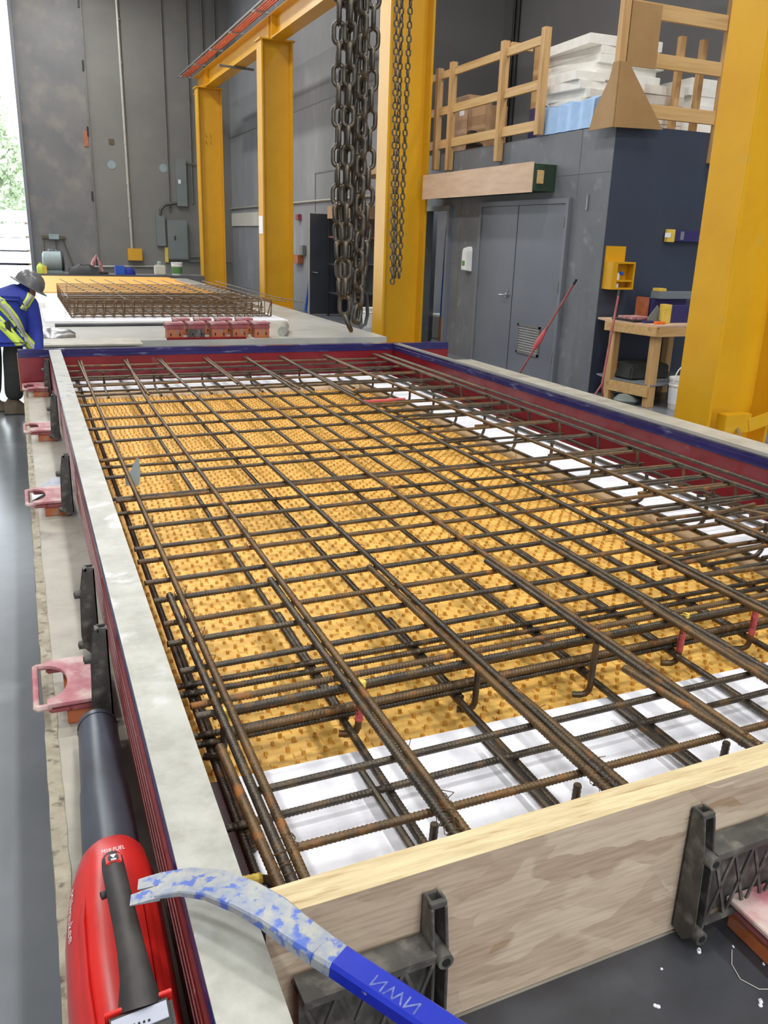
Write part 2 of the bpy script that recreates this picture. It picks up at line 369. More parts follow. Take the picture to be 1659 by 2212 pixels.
# ------------------------------------------------ lamps of the hall, and an added storeroom lamp
lamp_root = None
sl = thing('storeroom_fill_light', (6.9, 13.2, 2.74), 'added flat white fill light inside the open storeroom', 'ceiling light')
B(6.7, 7.1, 12.9, 13.5, 2.74, 2.799).build('housing', MT['white'], sl); B(6.72, 7.08, 12.92, 13.48, 2.735, 2.74).build('diffuser', MT['lamp'], sl)
l = bpy.data.lights.new('storeroom_fill_lamp', 'AREA'); l.shape = 'RECTANGLE'; l.size = 0.35; l.size_y = 0.5; l.energy = 14  # unseen lamp added to brighten the storeroom interior
lo = bpy.data.objects.new('storeroom_fill_lamp', l); COL.objects.link(lo); lo.location = (6.9, 13.2, 2.72)
for i, (x, y) in enumerate(LIGHTS):
    if lamp_root is None:
        lamp_root = thing('high_bay_light', (x, y, 9.0), 'white rectangular high bay light hanging from the hall ceiling', 'ceiling light', 'high bay lights under the ceiling')
        B(x - 0.3, x + 0.3, y - 0.62, y + 0.62, 8.95, 9.05).build('housing', MT['white'], lamp_root)
        B(x - 0.26, x + 0.26, y - 0.58, y + 0.58, 8.94, 8.95).build('diffuser', MT['lamp'], lamp_root)
        MB().cyl((x, y, 9.05), (x, y, 9.399), 0.012).build('suspension_rod', MT['steel'], lamp_root)
    else:
        c = copy_tree(lamp_root); c.location = (x, y, 9.0)
    l = bpy.data.lights.new('high_bay_lamp', 'AREA'); l.shape = 'RECTANGLE'; l.size = 0.5; l.size_y = 1.15; l.energy = LIGHT_W; l.color = (1.0, 0.985, 0.96)
    lo = bpy.data.objects.new('high_bay_lamp', l); COL.objects.link(lo); lo.location = (x, y, 8.93)

# ================================================================== OUTSIDE
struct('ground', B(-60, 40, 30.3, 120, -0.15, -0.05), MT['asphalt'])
def blob(mb, c, r, n, rr, s):
    for k in range(n):
        d = Vector((rr.gauss(0, 1), rr.gauss(0, 1), rr.gauss(0, 0.9))).normalized() * r * (0.55 + 0.5 * rr.random())
        p = Vector(c) + d; a = Vector((rr.gauss(0, 1), rr.gauss(0, 1), rr.gauss(0, 1))).normalized(); b2 = a.orthogonal().normalized(); c2 = a.cross(b2)
        q = s * (0.5 + rr.random())
        mb.add([p + b2 * q, p + c2 * q, p - b2 * q, p - c2 * q * 0.7], [(0, 1, 2, 3)])
for i, (x, y, h, lab) in enumerate([(-1.5, 62, 9.5, 'pale tree nearest the door edge beyond the paving'), (-7.5, 68, 11.5, 'tall pale tree left of the door edge beyond the paving'),
                                  (3.6, 72, 8.0, 'low pale tree behind the stack of white panels'), (-14, 64, 10.5, 'pale tree furthest left outside the doorway'), (-3.0, 82, 15.0, 'tallest hazy tree at the back of the yard')]):
    t = thing('tree', (x, y, -0.05), lab, 'tree', 'trees outside the doorway')
    rr = random.Random(i); mb = MB()
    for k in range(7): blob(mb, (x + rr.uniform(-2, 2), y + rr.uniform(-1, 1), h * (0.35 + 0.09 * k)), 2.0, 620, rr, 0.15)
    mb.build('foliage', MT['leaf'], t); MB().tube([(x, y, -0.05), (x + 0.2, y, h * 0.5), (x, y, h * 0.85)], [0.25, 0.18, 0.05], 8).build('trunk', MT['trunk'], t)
for k in range(4):
    tag(B(-3.4, 0.9, 45 + 0.03 * k, 48, 0.05 + 0.62 * k, 0.05 + 0.62 * k + 0.52).build('insulated_panel', MT['pallet'], bevel=0.03),
        ['lowest white panel of the stack in the yard', 'second white panel up in the yard stack', 'third white panel up in the yard stack', 'topmost white panel of the stack in the yard'][k],
        'panel', 'white panels stacked outside the doorway')
for k in range(4):
    for i, xx in enumerate((-3.0, -1.2, 0.6)):
        tag(B(xx, xx + 0.12, 45.4, 47.8, (0.62 * k - 0.05) if k else -0.05, 0.05 + 0.62 * k).build('timber_spacer', MT['lum']), ['left', 'middle', 'right'][i] + ' timber spacer under the ' + ['lowest', 'second', 'third', 'topmost'][k] + ' white panel in the yard', 'spacer', 'timber spacers between the yard panels')

# ================================================================== CASTING TABLES
t = thing('casting_table', (2.2, 4, 0), 'long low concrete casting table carrying the rebar form in the foreground', 'table')
B(-0.02, 4.53, -1.8, 8.15, T - 0.10, T).build('table_top', MT['deck'], t)
B(0.25, 4.2, -1.7, 8.0, 0, T - 0.10).build('plinth', MT['wall_dark'], t)
m = MB(); rr = random.Random(3); secs = []
n = 160
for i in range(n + 1):
    y = -1.8 + 9.95 * i / n; x0 = -0.048 + 0.006 * (y / 6) * 4 * 0.25 + rr.uniform(-0.002, 0.002)
    secs.append([(x0, y, 0.30), (-0.02, y, 0.30), (-0.012 + rr.uniform(-0.002, 0.002), y, T + 0.004), (x0 + 0.004, y, T + 0.004 + rr.uniform(-0.002, 0.001))])
m.rings(secs).build('edge_angle', MT['trim'], t)
t = thing('casting_table', (2.2, 17, 0), 'far concrete casting table behind the blue and red form, with the second cage', 'table')
B(0.02, 4.44, 10.32, 24.9, T - 0.10, T).build('table_top', MT['deck2'], t)
B(0.3, 4.2, 10.5, 24.7, 0, T - 0.10).build('plinth', MT['wall_dark'], t)
tag(MB().prism([(0.30, -1.2), (3.12, -1.2), (3.12, 0.975), (0.30, 0.898)], 'Z', T, T + 0.004).build('steel_sheet', MT['black_steel']), 'dark steel sheet lying on the table in front of the wooden board', 'steel sheet')
# foam crumbs on sheet
crumbs = [(1.03, 0.865, .004), (0.88, 0.80, .0035), (1.05, 0.74, .004), (1.19, 0.83, .003), (0.78, 0.80, .002), (0.67, 0.83, .003), (0.72, 0.79, .0025), (0.94, 0.86, .002), (1.10, 0.85, .0018), (0.99, 0.70, .0015), (1.12, 0.80, .002), (0.62, 0.76, .002)]
for i, (x, y, s) in enumerate(crumbs):
    mb = MB(); rr = random.Random(i)
    for k in range(3): mb.lathe((x + rr.uniform(-s, s), y + rr.uniform(-s, s), T + 0.004), [(s * 0.8, 0), (s, s * .6), (s * 0.5, s * 1.3)], 6)
    tag(mb.build('foam_crumb', MT['foam']), 'tiny white foam crumb on the dark steel sheet', 'crumb', 'foam crumbs on the dark sheet')
tag(MB().tube([(1.09, 0.845, T + .006), (1.065, 0.82, T + .006), (1.055, .79, T + .006), (1.07, 0.762, T + .006), (1.10, .75, T + .006), (1.12, .735, T + .006), (1.125, .70, T + .006), (1.10, .67, T + .006), (1.02, .655, T + .006)], 0.0007, 5).build('string', MT['cream']), 'thin pale thread curled on the dark steel sheet', 'string')

# ================================================================== FORMWORK
H = 0.32
def side_form(name, label, x0a, x0b, x1a, x1b, ya, yb, capmat, outer, pale_strip):
    """rail running along y: near section at ya, far one at yb; x0 left face, x1 right face"""
    t = thing(name, ((x0a + x1a) / 2, ya, T), label, 'form rail')
    def strip(profile, nm, mt, bev=0):
        mb = MB(); secs = []
        for s, y in ((0, ya), (0.5, (ya + yb) / 2), (1, yb)):
            a = x0a + (x0b - x0a) * s; b_ = x1a + (x1b - x1a) * s
            secs.append([(a + (b_ - a) * u if not isinstance(u, tuple) else (a if u[0] == 'L' else b_) + u[1], y, T + z) for u, z in profile])
        mb.rings(secs); return mb.build(nm, mt, t, bevel=bev)
    L = lambda d: ('L', d)
    Rr = lambda d: ('R', d)
    strip([(L(0.0), H - 0.006), (L(0), H), (Rr(0), H), (Rr(0), H - 0.006)], 'top_flange', capmat)
    if pale_strip: strip([(Rr(-0.012), H), (Rr(-0.012), H + 0.003), (Rr(0.0), H + 0.003), (Rr(0.0), H)], 'reflection_strip', MT['conduit'])  # pale strip standing in for light reflected along the rail top
    return t, strip, L, Rr
t, strip, L_, R_ = side_form('left_form_rail', 'red and blue steel form rail with a cement-splashed grey top, beside the leaf blower',
                            0.128, 0.176, 0.214, 0.263, -0.6, 7.09, MT['cap'], True, False)
strip([(L_(0), H - 0.055), (L_(-0.003), H - 0.012), (L_(0), H - 0.006), (R_(0), H - 0.006), (R_(0), H - 0.055)], 'blue_channel', MT['blue'])
prof = [(L_(0.004), H - 0.055)]
z = H - 0.062
for k in range(5):
    prof += [(L_(-0.004), z), (L_(-0.004), z - 0.020), (L_(0.008), z - 0.024), (L_(0.008), z - 0.030)]; z -= 0.034
prof += [(L_(0.03), z - 0.01), (L_(0.03), 0.0), (R_(-0.002), 0.0), (R_(-0.002), H - 0.055)]
strip(prof, 'red_face', MT['red_old'])
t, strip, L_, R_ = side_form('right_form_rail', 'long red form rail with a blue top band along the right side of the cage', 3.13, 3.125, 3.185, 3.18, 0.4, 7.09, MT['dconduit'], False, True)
strip([(L_(0), H - 0.024), (L_(-0.001), H - 0.006), (R_(0), H - 0.006), (R_(0), H - 0.024)], 'upper_blue_band', MT['blue'])
strip([(L_(-0.004), H - 0.058), (L_(-0.004), H - 0.026), (L_(0), H - 0.024), (R_(0), H - 0.024), (R_(0), H - 0.058)], 'lower_blue_band', MT['blue'])
strip([(L_(0.001), 0), (L_(0.001), H - 0.058), (R_(0), H - 0.058), (R_(0), 0)], 'red_face', MT['red'])
t = thing('end_form_rail', (1.8, 7.15, T), 'red cross form rail with a blue top band closing the far end of the form', 'form rail')
B(-0.05, 3.69, 7.10, 7.18, T + H - 0.006, T + H).build('top_flange', MT['blue'], t)
B(-0.05, 3.69, 7.10, 7.18, T + H - 0.030, T + H - 0.007).build('upper_blue_band', MT['blue'], t)
B(-0.05, 3.69, 7.096, 7.18, T + H - 0.058, T + H - 0.031).build('lower_blue_band', MT['blue'], t)
B(-0.05, 3.69, 7.101, 7.18, T, T + H - 0.058).build('red_face', MT['red'], t)
B(-0.056, -0.05, 7.105, 7.175, T, T + H - 0.03).build('plywood_end', MT['mdf'], t)

# OSB board closing the near end (very slightly skewed)
def skew(x, y0): return y0 + (x - 0.235) * 0.027
t = thing('strand_board', (1.6, 0.93, T), 'thick pale wooden strand board set on edge across the near end of the form', 'board')
mb = MB(); xa, xb = 0.234, 3.115
mb.rings([[(xa, skew(xa, 0.903), T + 0.004), (xa, skew(xa, 0.957), T + 0.004), (xa, skew(xa, 0.957), T + H - .001), (xa, skew(xa, 0.903), T + H - .001)],
          [(xb, skew(xb, 0.903), T + 0.004), (xb, skew(xb, 0.957), T + 0.004), (xb, skew(xb, 0.957), T + H - .001), (xb, skew(xb, 0.903), T + H - .001)]])
mb.build('board_face', MT['osb'], t)
mb = MB()
mb.rings([[(xa, skew(xa, 0.9025), T + H - .001), (xa, skew(xa, 0.9575), T + H - .001), (xa, skew(xa, 0.9575), T + H), (xa, skew(xa, 0.9025), T + H)],
          [(xb, skew(xb, 0.9025), T + H - .001), (xb, skew(xb, 0.9575), T + H - .001), (xb, skew(xb, 0.9575), T + H), (xb, skew(xb, 0.9025), T + H)]])
mb.build('cut_edge', MT['osb_e'], t)

# foam and liner inside the form
FZ = 0.515
def foam_board(x0, x1, y0, y1, label):
    o = thing('foam_board', ((x0 + x1) / 2, (y0 + y1) / 2, T), label, 'foam board', 'white foam boards inside the form')
    B(x0, x1, y0, y1, T, FZ - 0.006).build('foam_core', MT['foam_side'], o)
    B(x0, x1, y0, y1, FZ - 0.006, FZ).build('foam_skin', MT['foam'], o)
foam_board(0.28, 3.08, 1.045, 1.555, 'white foam board under the rebar along the wooden board')
foam_board(0.28, 2.57, 6.52, 6.97, 'white foam board under the rebar along the far red rail')
ys = [1.557] + [1.557 + 0.62 * k for k in range(1, 9)] + [6.97]
nm8 = ['nearest the wooden board', 'second from the wooden board', 'third from the wooden board', 'fourth from the wooden board', 'fifth from the wooden board', 'fourth from the far red rail', 'third from the far red rail', 'second from the far red rail', 'touching the far red rail']
for k in range(9):
    foam_board(2.575 + 0.004 * (k % 2), 2.965, ys[k] + 0.002, ys[k + 1] - 0.002, 'white foam strip in the row along the right rail, ' + nm8[k])
# yellow liner
t = thing('form_liner', (1.4, 4, T), 'yellow pegged form liner lying under the rebar cage', 'form liner')
LZ = 0.455
mb = MB(); mb.box(0.272, 2.57, 1.557, 6.515, T, LZ - 0.004)
rr = random.Random(11)
# low bricks
y = 1.560; row = 0
while y < 6.50:
    x = 0.274 + (row % 2) * 0.02
    while x < 2.53:
        h = LZ - 0.004 + (0.0040 if (int(x * 23) + row) % 2 == 0 else 0.0)
        if h > LZ - 0.002:
            xe = min(x + 0.043, 2.568); ye = y + 0.0205 * 0.98
            vs = [(x, y, h), (xe, y, h), (xe, ye, h), (x, ye, h), (x - .002, y - .003, LZ - .0041), (xe + .002, y - .003, LZ - .0041), (xe + .002, ye + .003, LZ - .0041), (x - .002, ye + .003, LZ - .0041)]
            mb.add(vs, [(0, 1, 2, 3), (4, 5, 1, 0), (5, 6, 2, 1), (6, 7, 3, 2), (7, 4, 0, 3)])
        x += 0.0435
    y += 0.0205; row += 1
mb.build('liner_sheet', MT['liner'], t)
mb = MB(); y = 1.574; row = 0
while y < 6.50:
    x = 0.285 + (row % 2) * 0.0275 + 0.004 * math.sin(row * 0.9)
    while x < 2.56:
        a = 0.0046; h = LZ + 0.0095
        vs = [(x - a, y - a, LZ - .004), (x + a, y - a, LZ - .004), (x + a, y + a, LZ - .004), (x - a, y + a, LZ - .004),
              (x - a * .85, y - a * .85, h), (x + a * .85, y - a * .85, h), (x + a * .85, y + a * .85, h), (x - a * .85, y + a * .85, h)]
        mb.add(vs, [(4, 5, 6, 7), (0, 1, 5, 4), (1, 2, 6, 5), (2, 3, 7, 6), (3, 0, 4, 7)])
        x += 0.055
    y += 0.0205 * 1.55; row += 1
tag(mb.build('peg', MT['peg'], t), kind='stuff')

# ================================================================== REBAR CAGE
CACHE = {}
def rebar_mesh(length, r, mat_, res):
    key = (round(length, 2), r, mat_.name, res)
    if key in CACHE: return CACHE[key]
    me = bpy.data.meshes.new('rebar'); pitch = r * (1.05 if res else 1.5); seg = 10 if res else 8; sub = 4 if res else 3
    n = max(2, int(length / pitch * sub)); vs = []; fs = []
    for i in range(n + 1):
        s = length * i / n
        for k in range(seg):
            th = 2 * PI * k / seg
            ph = (s / pitch + 0.35 * math.cos(th)) % 1.0
            side = abs(math.sin(th))
            rb = 0.15 * min(1, side * 1.6) if ph < 0.42 else 0.0
            if side < 0.1: rb = 0.07
            rad = r * (0.93 + rb)
            vs.append((rad * math.cos(th), s, rad * math.sin(th)))
    for i in range(n):
        for k in range(seg):
            k2 = (k + 1) % seg; fs.append((i * seg + k, (i + 1) * seg + k, (i + 1) * seg + k2, i * seg + k2))
    fs.append(tuple(range(seg))); fs.append(tuple(n * seg + k for k in reversed(range(seg))))
    me.from_pydata(vs, [], fs); me.materials.append(mat_)
    me.polygons.foreach_set('use_smooth', [True] * len(me.polygons)); me.update()
    CACHE[key] = me; return me
NE = lambda x: 0.968 + 0.027 * (x - 0.235)
cage = thing('rebar_cage', (1.6, 4.0, FZ), 'large rusty rebar cage with two mats lying inside the form', 'rebar cage')
CO = Vector(cage.location)
def bar(name, p, q, r, mat_, res=True):
    p = Vector(p); q = Vector(q); d = q - p
    o = bpy.data.objects.new(name, rebar_mesh(d.length, r, mat_, res)); COL.objects.link(o); o.parent = cage
    o.rotation_mode = 'QUATERNION'; o.rotation_quaternion = Vector((0, 1, 0)).rotation_difference(d.normalized()) @ Matrix.Rotation(R.uniform(0, 6.28), 4, 'Y').to_quaternion()
    o.location = p - CO
    return o
ZT, ZTT, ZB, ZBT = 0.664, 0.645, 0.530, 0.548
RB, RD = MT['rebar'], MT['rebar_d']
# top longitudinal bars: x near, x far (y 1.05 .. 5.2) then far laps
LX = [(0.338, 0.368), (0.637, 0.668), (0.968, 0.985), (1.345, 1.36), (1.625, 1.655), (1.915, 1.965), (2.435, 2.430), (2.850, 2.895), (2.965, 3.005)]
for k, (a, b_) in enumerate(LX):
    o = bar('longitudinal_bar', (a, NE(a), ZT), (b_ + (b_ - a) * 0.43, 7.05, ZT - 0.002), 0.0092, RB if k in (0, 1, 3, 6) else RD)
    xf = (0.405, 0.755, 1.02, 1.40, 1.74, 2.05, 2.45, 2.925, 3.02)[k] - (b_ + (b_ - a) * 0.43)
    o.rotation_quaternion = Vector((0, 1, 0)).rotation_difference((Vector((b_ + (b_ - a) * 0.43, 7.05, 0)) - Vector((a, NE(a), 0))).normalized())
    o.data = o.data.copy()
    for v in o.data.vertices:
        if v.co.y > 3.9: v.co.x += xf * ((v.co.y - 3.9) / 2.15) ** 1.6
for k, xf in enumerate((0.405, 0.755, 1.02, 1.40, 1.74, 2.05, 2.45, 2.925, 3.02)):
    a, b_ = LX[k]
    bar('longitudinal_bar', (xf - 0.030 - 0.02 * (k % 2), 5.75 - 0.3 * (k % 3), ZT), (xf - 0.022, 7.06, ZT), 0.0088, RB, False)
# laps at the near end
for p, q, mt in [((0.317, 2.25), (0.3175, 1.0), RD), ((0.290, 1.46), (0.297, 1.0), RB), ((0.6195, 2.27), (0.6165, 1.0), RD), ((0.942, 2.27), (0.949, 1.0), RB),
                 ((0.972, 1.50), (0.990, 1.0), RB), ((1.326, 2.2), (1.3255, 1.0), RD), ((1.290, 1.45), (1.325, 1.10), RB), ((1.608, 2.3), (1.6055, 1.0), RD),
                 ((1.60, 1.75), (1.585, 1.2), RB), ((1.893, 2.2), (1.895, 1.1), RB), ((2.40, 2.3), (2.41, 1.1), RD)]:
    bar('longitudinal_bar', (p[0], p[1], ZT), (q[0], NE(q[0]) if q[1] == 1.0 else q[1], ZT), 0.0098, mt)
# top transverse bars
TY = [(1.145, 1.157), (1.320, 1.345), (1.620, 1.655), (1.665, 1.70), (1.830, 1.885), (1.985, 2.03), (2.105, 2.16), (2.265, 2.33), (2.405, 2.47), (2.585, 2.65),
      (2.705, 2.78), (2.925, 2.99), (3.265, 3.32), (3.295, 3.35), (3.615, 3.68), (3.915, 4.02), (4.285, 4.38), (4.59, 4.66), (4.855, 4.90), (5.26, 5.33), (5.60, 5.66), (5.96, 6.02), (6.33, 6.37), (6.63, 6.66), (6.90, 6.91)]
for k, (a, b_) in enumerate(TY):
    xs = 0.262 if k not in (0, 1) else 0.33
    ext = (b_ - a) * (2.95 - 0.3) / 1.1
    bar('transverse_bar', (xs + R.uniform(0, .02), a, ZTT), (2.90 + R.uniform(-.02, .03), a + ext * 0.85, ZTT + R.uniform(-.002, .002)), 0.0082, RD if k % 3 else RB, a < 3.4)
# bottom mat
for k, (a, b_) in enumerate([(0.30, 0.36), (0.628, 0.68), (0.94, 0.99), (1.335, 1.38), (1.655, 1.70), (1.95, 2.0), (2.28, 2.30), (2.52, 2.53), (2.86, 2.88), (2.99, 3.01)]):
    bar('longitudinal_bar', (a, NE(a) + 0.01, ZB), (b_, 7.0, ZB), 0.0095, RD)
for x, y0, y1 in [(0.965, 2.15, 1.66), (0.652, 2.3, 1.67), (1.358, 2.5, 1.66), (1.678, 2.6, 1.68), (1.973, 2.7, 1.70), (0.325, 2.2, 1.3)]:
    bar('longitudinal_bar', (x, y0, ZB + 0.001), (x - 0.01, y1, ZB + 0.001), 0.0095, RD)
for y in (1.355, 1.655, 1.69, 1.885, 1.93, 3.40, 4.15, 5.05, 5.8, 6.3, 6.6, 6.85):
    bar('transverse_bar', (0.262, y, ZBT), (3.02, y + 0.06, ZBT), 0.0082, RD, y < 2.5)
for y, x0 in ((1.62, 0.33), (1.70, 0.33)):
    bar('transverse_bar', (x0, y + 0.03, ZBT + 0.02), (3.0, y + 0.10, ZBT + 0.02), 0.009, RB)
# extra loose bars low on the right side
for (p, q) in [((2.03, 2.26, 0.66), (2.95, 2.33, 0.64)), ((1.85, 1.98, 0.655), (2.98, 2.12, 0.64)), ((1.80, 1.90, 0.65), (2.98, 1.90, 0.62)), ((1.95, 2.1, 0.64), (2.98, 2.2, 0.60)),
               ((2.6, 2.42, 0.655), (2.98, 2.0, 0.63)), ((2.40, 2.35, 0.665), (2.72, 2.42, 0.66))]:
    bar('transverse_bar', p, q, 0.0082, RB)
# bent bars (hairpins) along the right side, J hooks standing over the right foam
def bent(name, pts, r, mat_, rad=0.02):
    P = [Vector(p) for p in pts]; out = [P[0]]
    for i in range(1, len(P) - 1):
        a = (P[i - 1] - P[i]).normalized(); c = (P[i + 1] - P[i]).normalized()
        for k in range(6):
            u = k / 5; out.append(P[i] + a * rad * (1 - u) ** 2 + c * rad * u ** 2)
    out.append(P[-1])
    fine = [out[0]]
    for i in range(1, len(out)):
        d = out[i] - out[i - 1]; n = max(1, int(d.length / (r * 0.62)))
        for k in range(1, n + 1): fine.append(out[i - 1] + d * k / n)
    rs = [r * (1.06 if (i // 1) % 2 else 0.95) for i in range(len(fine))]
    return MB().tube(fine, rs, 8).build(name, mat_, cage, smooth=True)
for k, (a, b_) in enumerate(TY[:-3]):
    if k < 2 or k in (3, 6, 12): continue
    y = a + (b_ - a) * 2.05 + 0.018
    x0 = R.uniform(2.1, 2.45)
    bent('hairpin_bar', [(x0, y, ZTT), (2.94, y, ZTT + .002), (2.955, y, ZB + 0.01), (2.86, y, ZB + 0.02)], 0.0078, RB if k % 2 else RD)
HY = [(2.44, 5.91), (2.48, 5.62), (2.48, 5.32), (2.49, 4.96), (2.48, 4.61), (2.49, 4.27), (2.50, 3.93), (2.51, 3.59), (2.54, 3.27), (2.56, 2.90), (2.57, 2.53), (2.53, 2.18)]
for k, (x, y) in enumerate(HY):
    bent('hooked_bar', [(x, y, 0.675), (x, y - 0.005, 0.545), (x - 0.30, y - 0.01, 0.545)], 0.0085, RD, 0.06)
# hooks at the far end
for k, x in enumerate((0.52, 0.88, 1.24, 1.62, 2.02, 2.35)):
    bent('hooked_bar', [(x, 6.45, 0.66), (x, 6.45, 0.55), (x - 0.01, 6.05, 0.545)], 0.0085, RD, 0.05)
# standing chairs/verticals in the thickened band
for k, (x, y, z0, z1, mt) in enumerate([(0.33, 1.60, 0.54, 0.66, RD), (0.655, 1.61, 0.52, 0.66, RB), (0.99, 1.64, 0.50, 0.66, RD), (1.32, 1.60, 0.50, 0.655, RD), (1.675, 1.66, 0.50, 0.66, RB), (1.95, 1.66, 0.5, 0.66, RB)]):
    bent('hooked_bar', [(x, y, z1), (x - 0.005, y, z0), (x - 0.045, y + 0.02, z0)], 0.0085, mt, 0.03)
for x, y in ((0.59, 1.095), (0.90, 1.10), (1.285, 1.11)):
    bent('hooked_bar', [(x + 0.004, y, 0.665), (x, y, 0.555), (x, y + 0.35, 0.55)], 0.008, RD, 0.03)
bent('hooked_bar', [(0.255, 1.12, 0.625), (0.30, 1.12, 0.62), (0.31, 1.12, 0.53)], 0.008, RD)
# coloured tips and tape
def tip(name, p, q, r, mat_, lab):
    o = MB().tube([Vector(p) + (Vector(q) - Vector(p)) * k / 8 for k in range(9)], [r * (1.05 if k % 2 else 0.95) for k in range(9)], 10).build(name, mat_, cage); tag(o, lab)
tip('paint_mark', (0.333, 1.6, 0.663), (0.333, 1.6, 0.635), 0.0098, MT['yel_tool'], 'yellow painted bar tip')
tip('paint_mark', (0.658, 1.61, 0.664), (0.656, 1.61, 0.632), 0.0098, MT['yel_tool'], 'yellow painted bar tip')
tip('paint_mark', (0.655, 1.61, 0.60), (0.652, 1.61, 0.56), 0.0098, MT['tape'], 'faded red tape around a bar')
tip('paint_mark', (0.25, 1.12, 0.626), (0.285, 1.12, 0.624), 0.0095, MT['yel_tool'], 'yellow painted bar tip')
tip('paint_mark', (1.676, 1.66, 0.66), (1.676, 1.66, 0.635), 0.0098, MT['yel_tool'], 'yellow painted bar tip')
tip('paint_mark', (1.675, 1.66, 0.62), (1.671, 1.66, 0.54), 0.0096, MT['tape'], 'faded red tape around a bar')
tip('paint_mark', (1.949, 1.66, 0.64), (1.947, 1.66, 0.55), 0.0096, MT['tape'], 'faded red tape around a bar')
tip('paint_mark', (1.97, 4.975, 0.649), (2.30, 5.005, 0.649), 0.0095, MT['tape'], 'red taped stretch of bar')
# tie wires at crossings of the near region
def wire_tie(x, y, z, s):
    rr = random.Random(int(x * 1000 + y * 777)); pts = []
    for k in range(15):
        a = 2 * PI * k / 7.0
        pts.append((x + math.cos(a) * (0.013 + s * 0.6) , y + 0.012 * math.sin(a * 0.5 + 1) , z + math.sin(a) * 0.013))
    pts += [(x + rr.uniform(-.01, .02), y + rr.uniform(-.01, .01), z + 0.024), (x + rr.uniform(-.02, .03), y + rr.uniform(-.02, .01), z + rr.uniform(0.012, 0.030))]
    return MB().tube(pts, 0.0009, 5).build('tie_wire', MT['wire'], cage)
cnt = 0
for (xa_, xb_) in LX[:7]:
    for (a, b_) in TY[:14]:
        if cnt > 88: break
        if R.random() < 0.74:
            x = xa_ + (xb_ - xa_) * (a - 1) / 4; wire_tie(x + R.uniform(-.004, .004), a + (b_ - a) * (x - .3) + R.uniform(-.004, .004), 0.655, R.random() * 0.008); cnt += 1
for x in (0.315, 0.622, 0.955, 1.335):
    for dy in (1.07, 1.10): wire_tie(x, dy, 0.662, 0.012)

# small grey corner piece stuck on the cage, and plastic offcuts on the table margin
mb = MB().prism([(0.350, 0.607), (0.405, 0.607), (0.412, 0.66), (0.410, 0.722), (0.401, 0.727), (0.372, 0.672), (0.346, 0.65)], 'Y', 3.60, 3.608)
tag(mb.build('plastic_offcut', MT['scrub']), 'small grey curved plastic offcut stuck upright between bars', 'offcut')
for k in range(5):
    mb = MB(); x = 0.00 + 0.026 * k; y = 4.12 + 0.03 * k; a = 0.3 * k
    mb.obox((x, y, T + 0.022 + 0.006 * k), (math.cos(a), math.sin(a), 0.5 - 0.1 * k), (-math.sin(a), math.cos(a), 0), (0, 0, 1), 0.035, 0.05, 0.0012)
    tag(mb.build('plastic_offcut', MT['paper' if k == 0 else 'txtg']), ['bottommost', 'second', 'middle', 'fourth', 'topmost'][k] + ' pale plastic offcut of the pile behind a magnet on the table edge', 'offcut', 'plastic offcuts behind the magnet')

# ================================================================== MAGNETS AND BRACKETS
def magnet(name, label, cx, cy, cz, ang, group, W=0.25, Ln=0.15, dusty='pink', base='orange_r', handle=True):
    """local: +x is the closed end (toward form), handle at -x"""
    t = thing(name, (cx, cy, cz), label, 'magnet', group); t.rotation_euler = (0, 0, ang)
    h = W / 2; x1 = Ln / 2; x0 = -Ln / 2
    def P(mb, nm, mt, **k):
        o = mb.build(nm, mt, None, **k); o.parent = t; return o
    P(MB().box(x0 + .045, x1, -h + .014, h - .014, 0, 0.042), 'magnet_block', MT[base], bevel=0.003)
    P(MB().box(x0 + 0.37 * Ln, x1 - .003, -h + .006, h - .006, 0.042, 0.062).box(x0 + 0.002, x0 + 0.37 * Ln, -h + .004, -h + .03, 0.045, 0.062).box(x0 + 0.002, x0 + 0.37 * Ln, h - .03, h - .004, 0.045, 0.062), 'housing_rim', MT['redp'], bevel=0.004)
    pts = [(x1, -h), (x1, h), (x0, h)]
    for k in range(13):
        a = PI / 2 - PI * k / 12; pts.append((x0 + 0.36 * Ln * math.cos(a), W * 0.36 * math.sin(a)))
    pts.append((x0, -h))
    P(MB().prism(pts, 'Z', 0.064, 0.074), 'cap_plate', MT[dusty], bevel=0.0015)
    if handle:
        e = x0 - 0.026
        P(MB().tube([(x0 + .01, h - .012, 0.062), (e + .006, h - .012, 0.062), (e, h - .018, 0.062), (e, -h + .018, 0.062), (e + .006, -h + .012, 0.062), (x0 + .01, -h + .012, 0.062)], 0.0095, 8), 'handle', MT[dusty], smooth=True)
    else:
        for s_ in (-0.25, 0.25): P(MB().cyl((x1 - 0.002, W * s_, 0.020), (x1 + 0.0015, W * s_, 0.020), 0.008, 10), 'bolt_hole', MT['dark'])
    return t
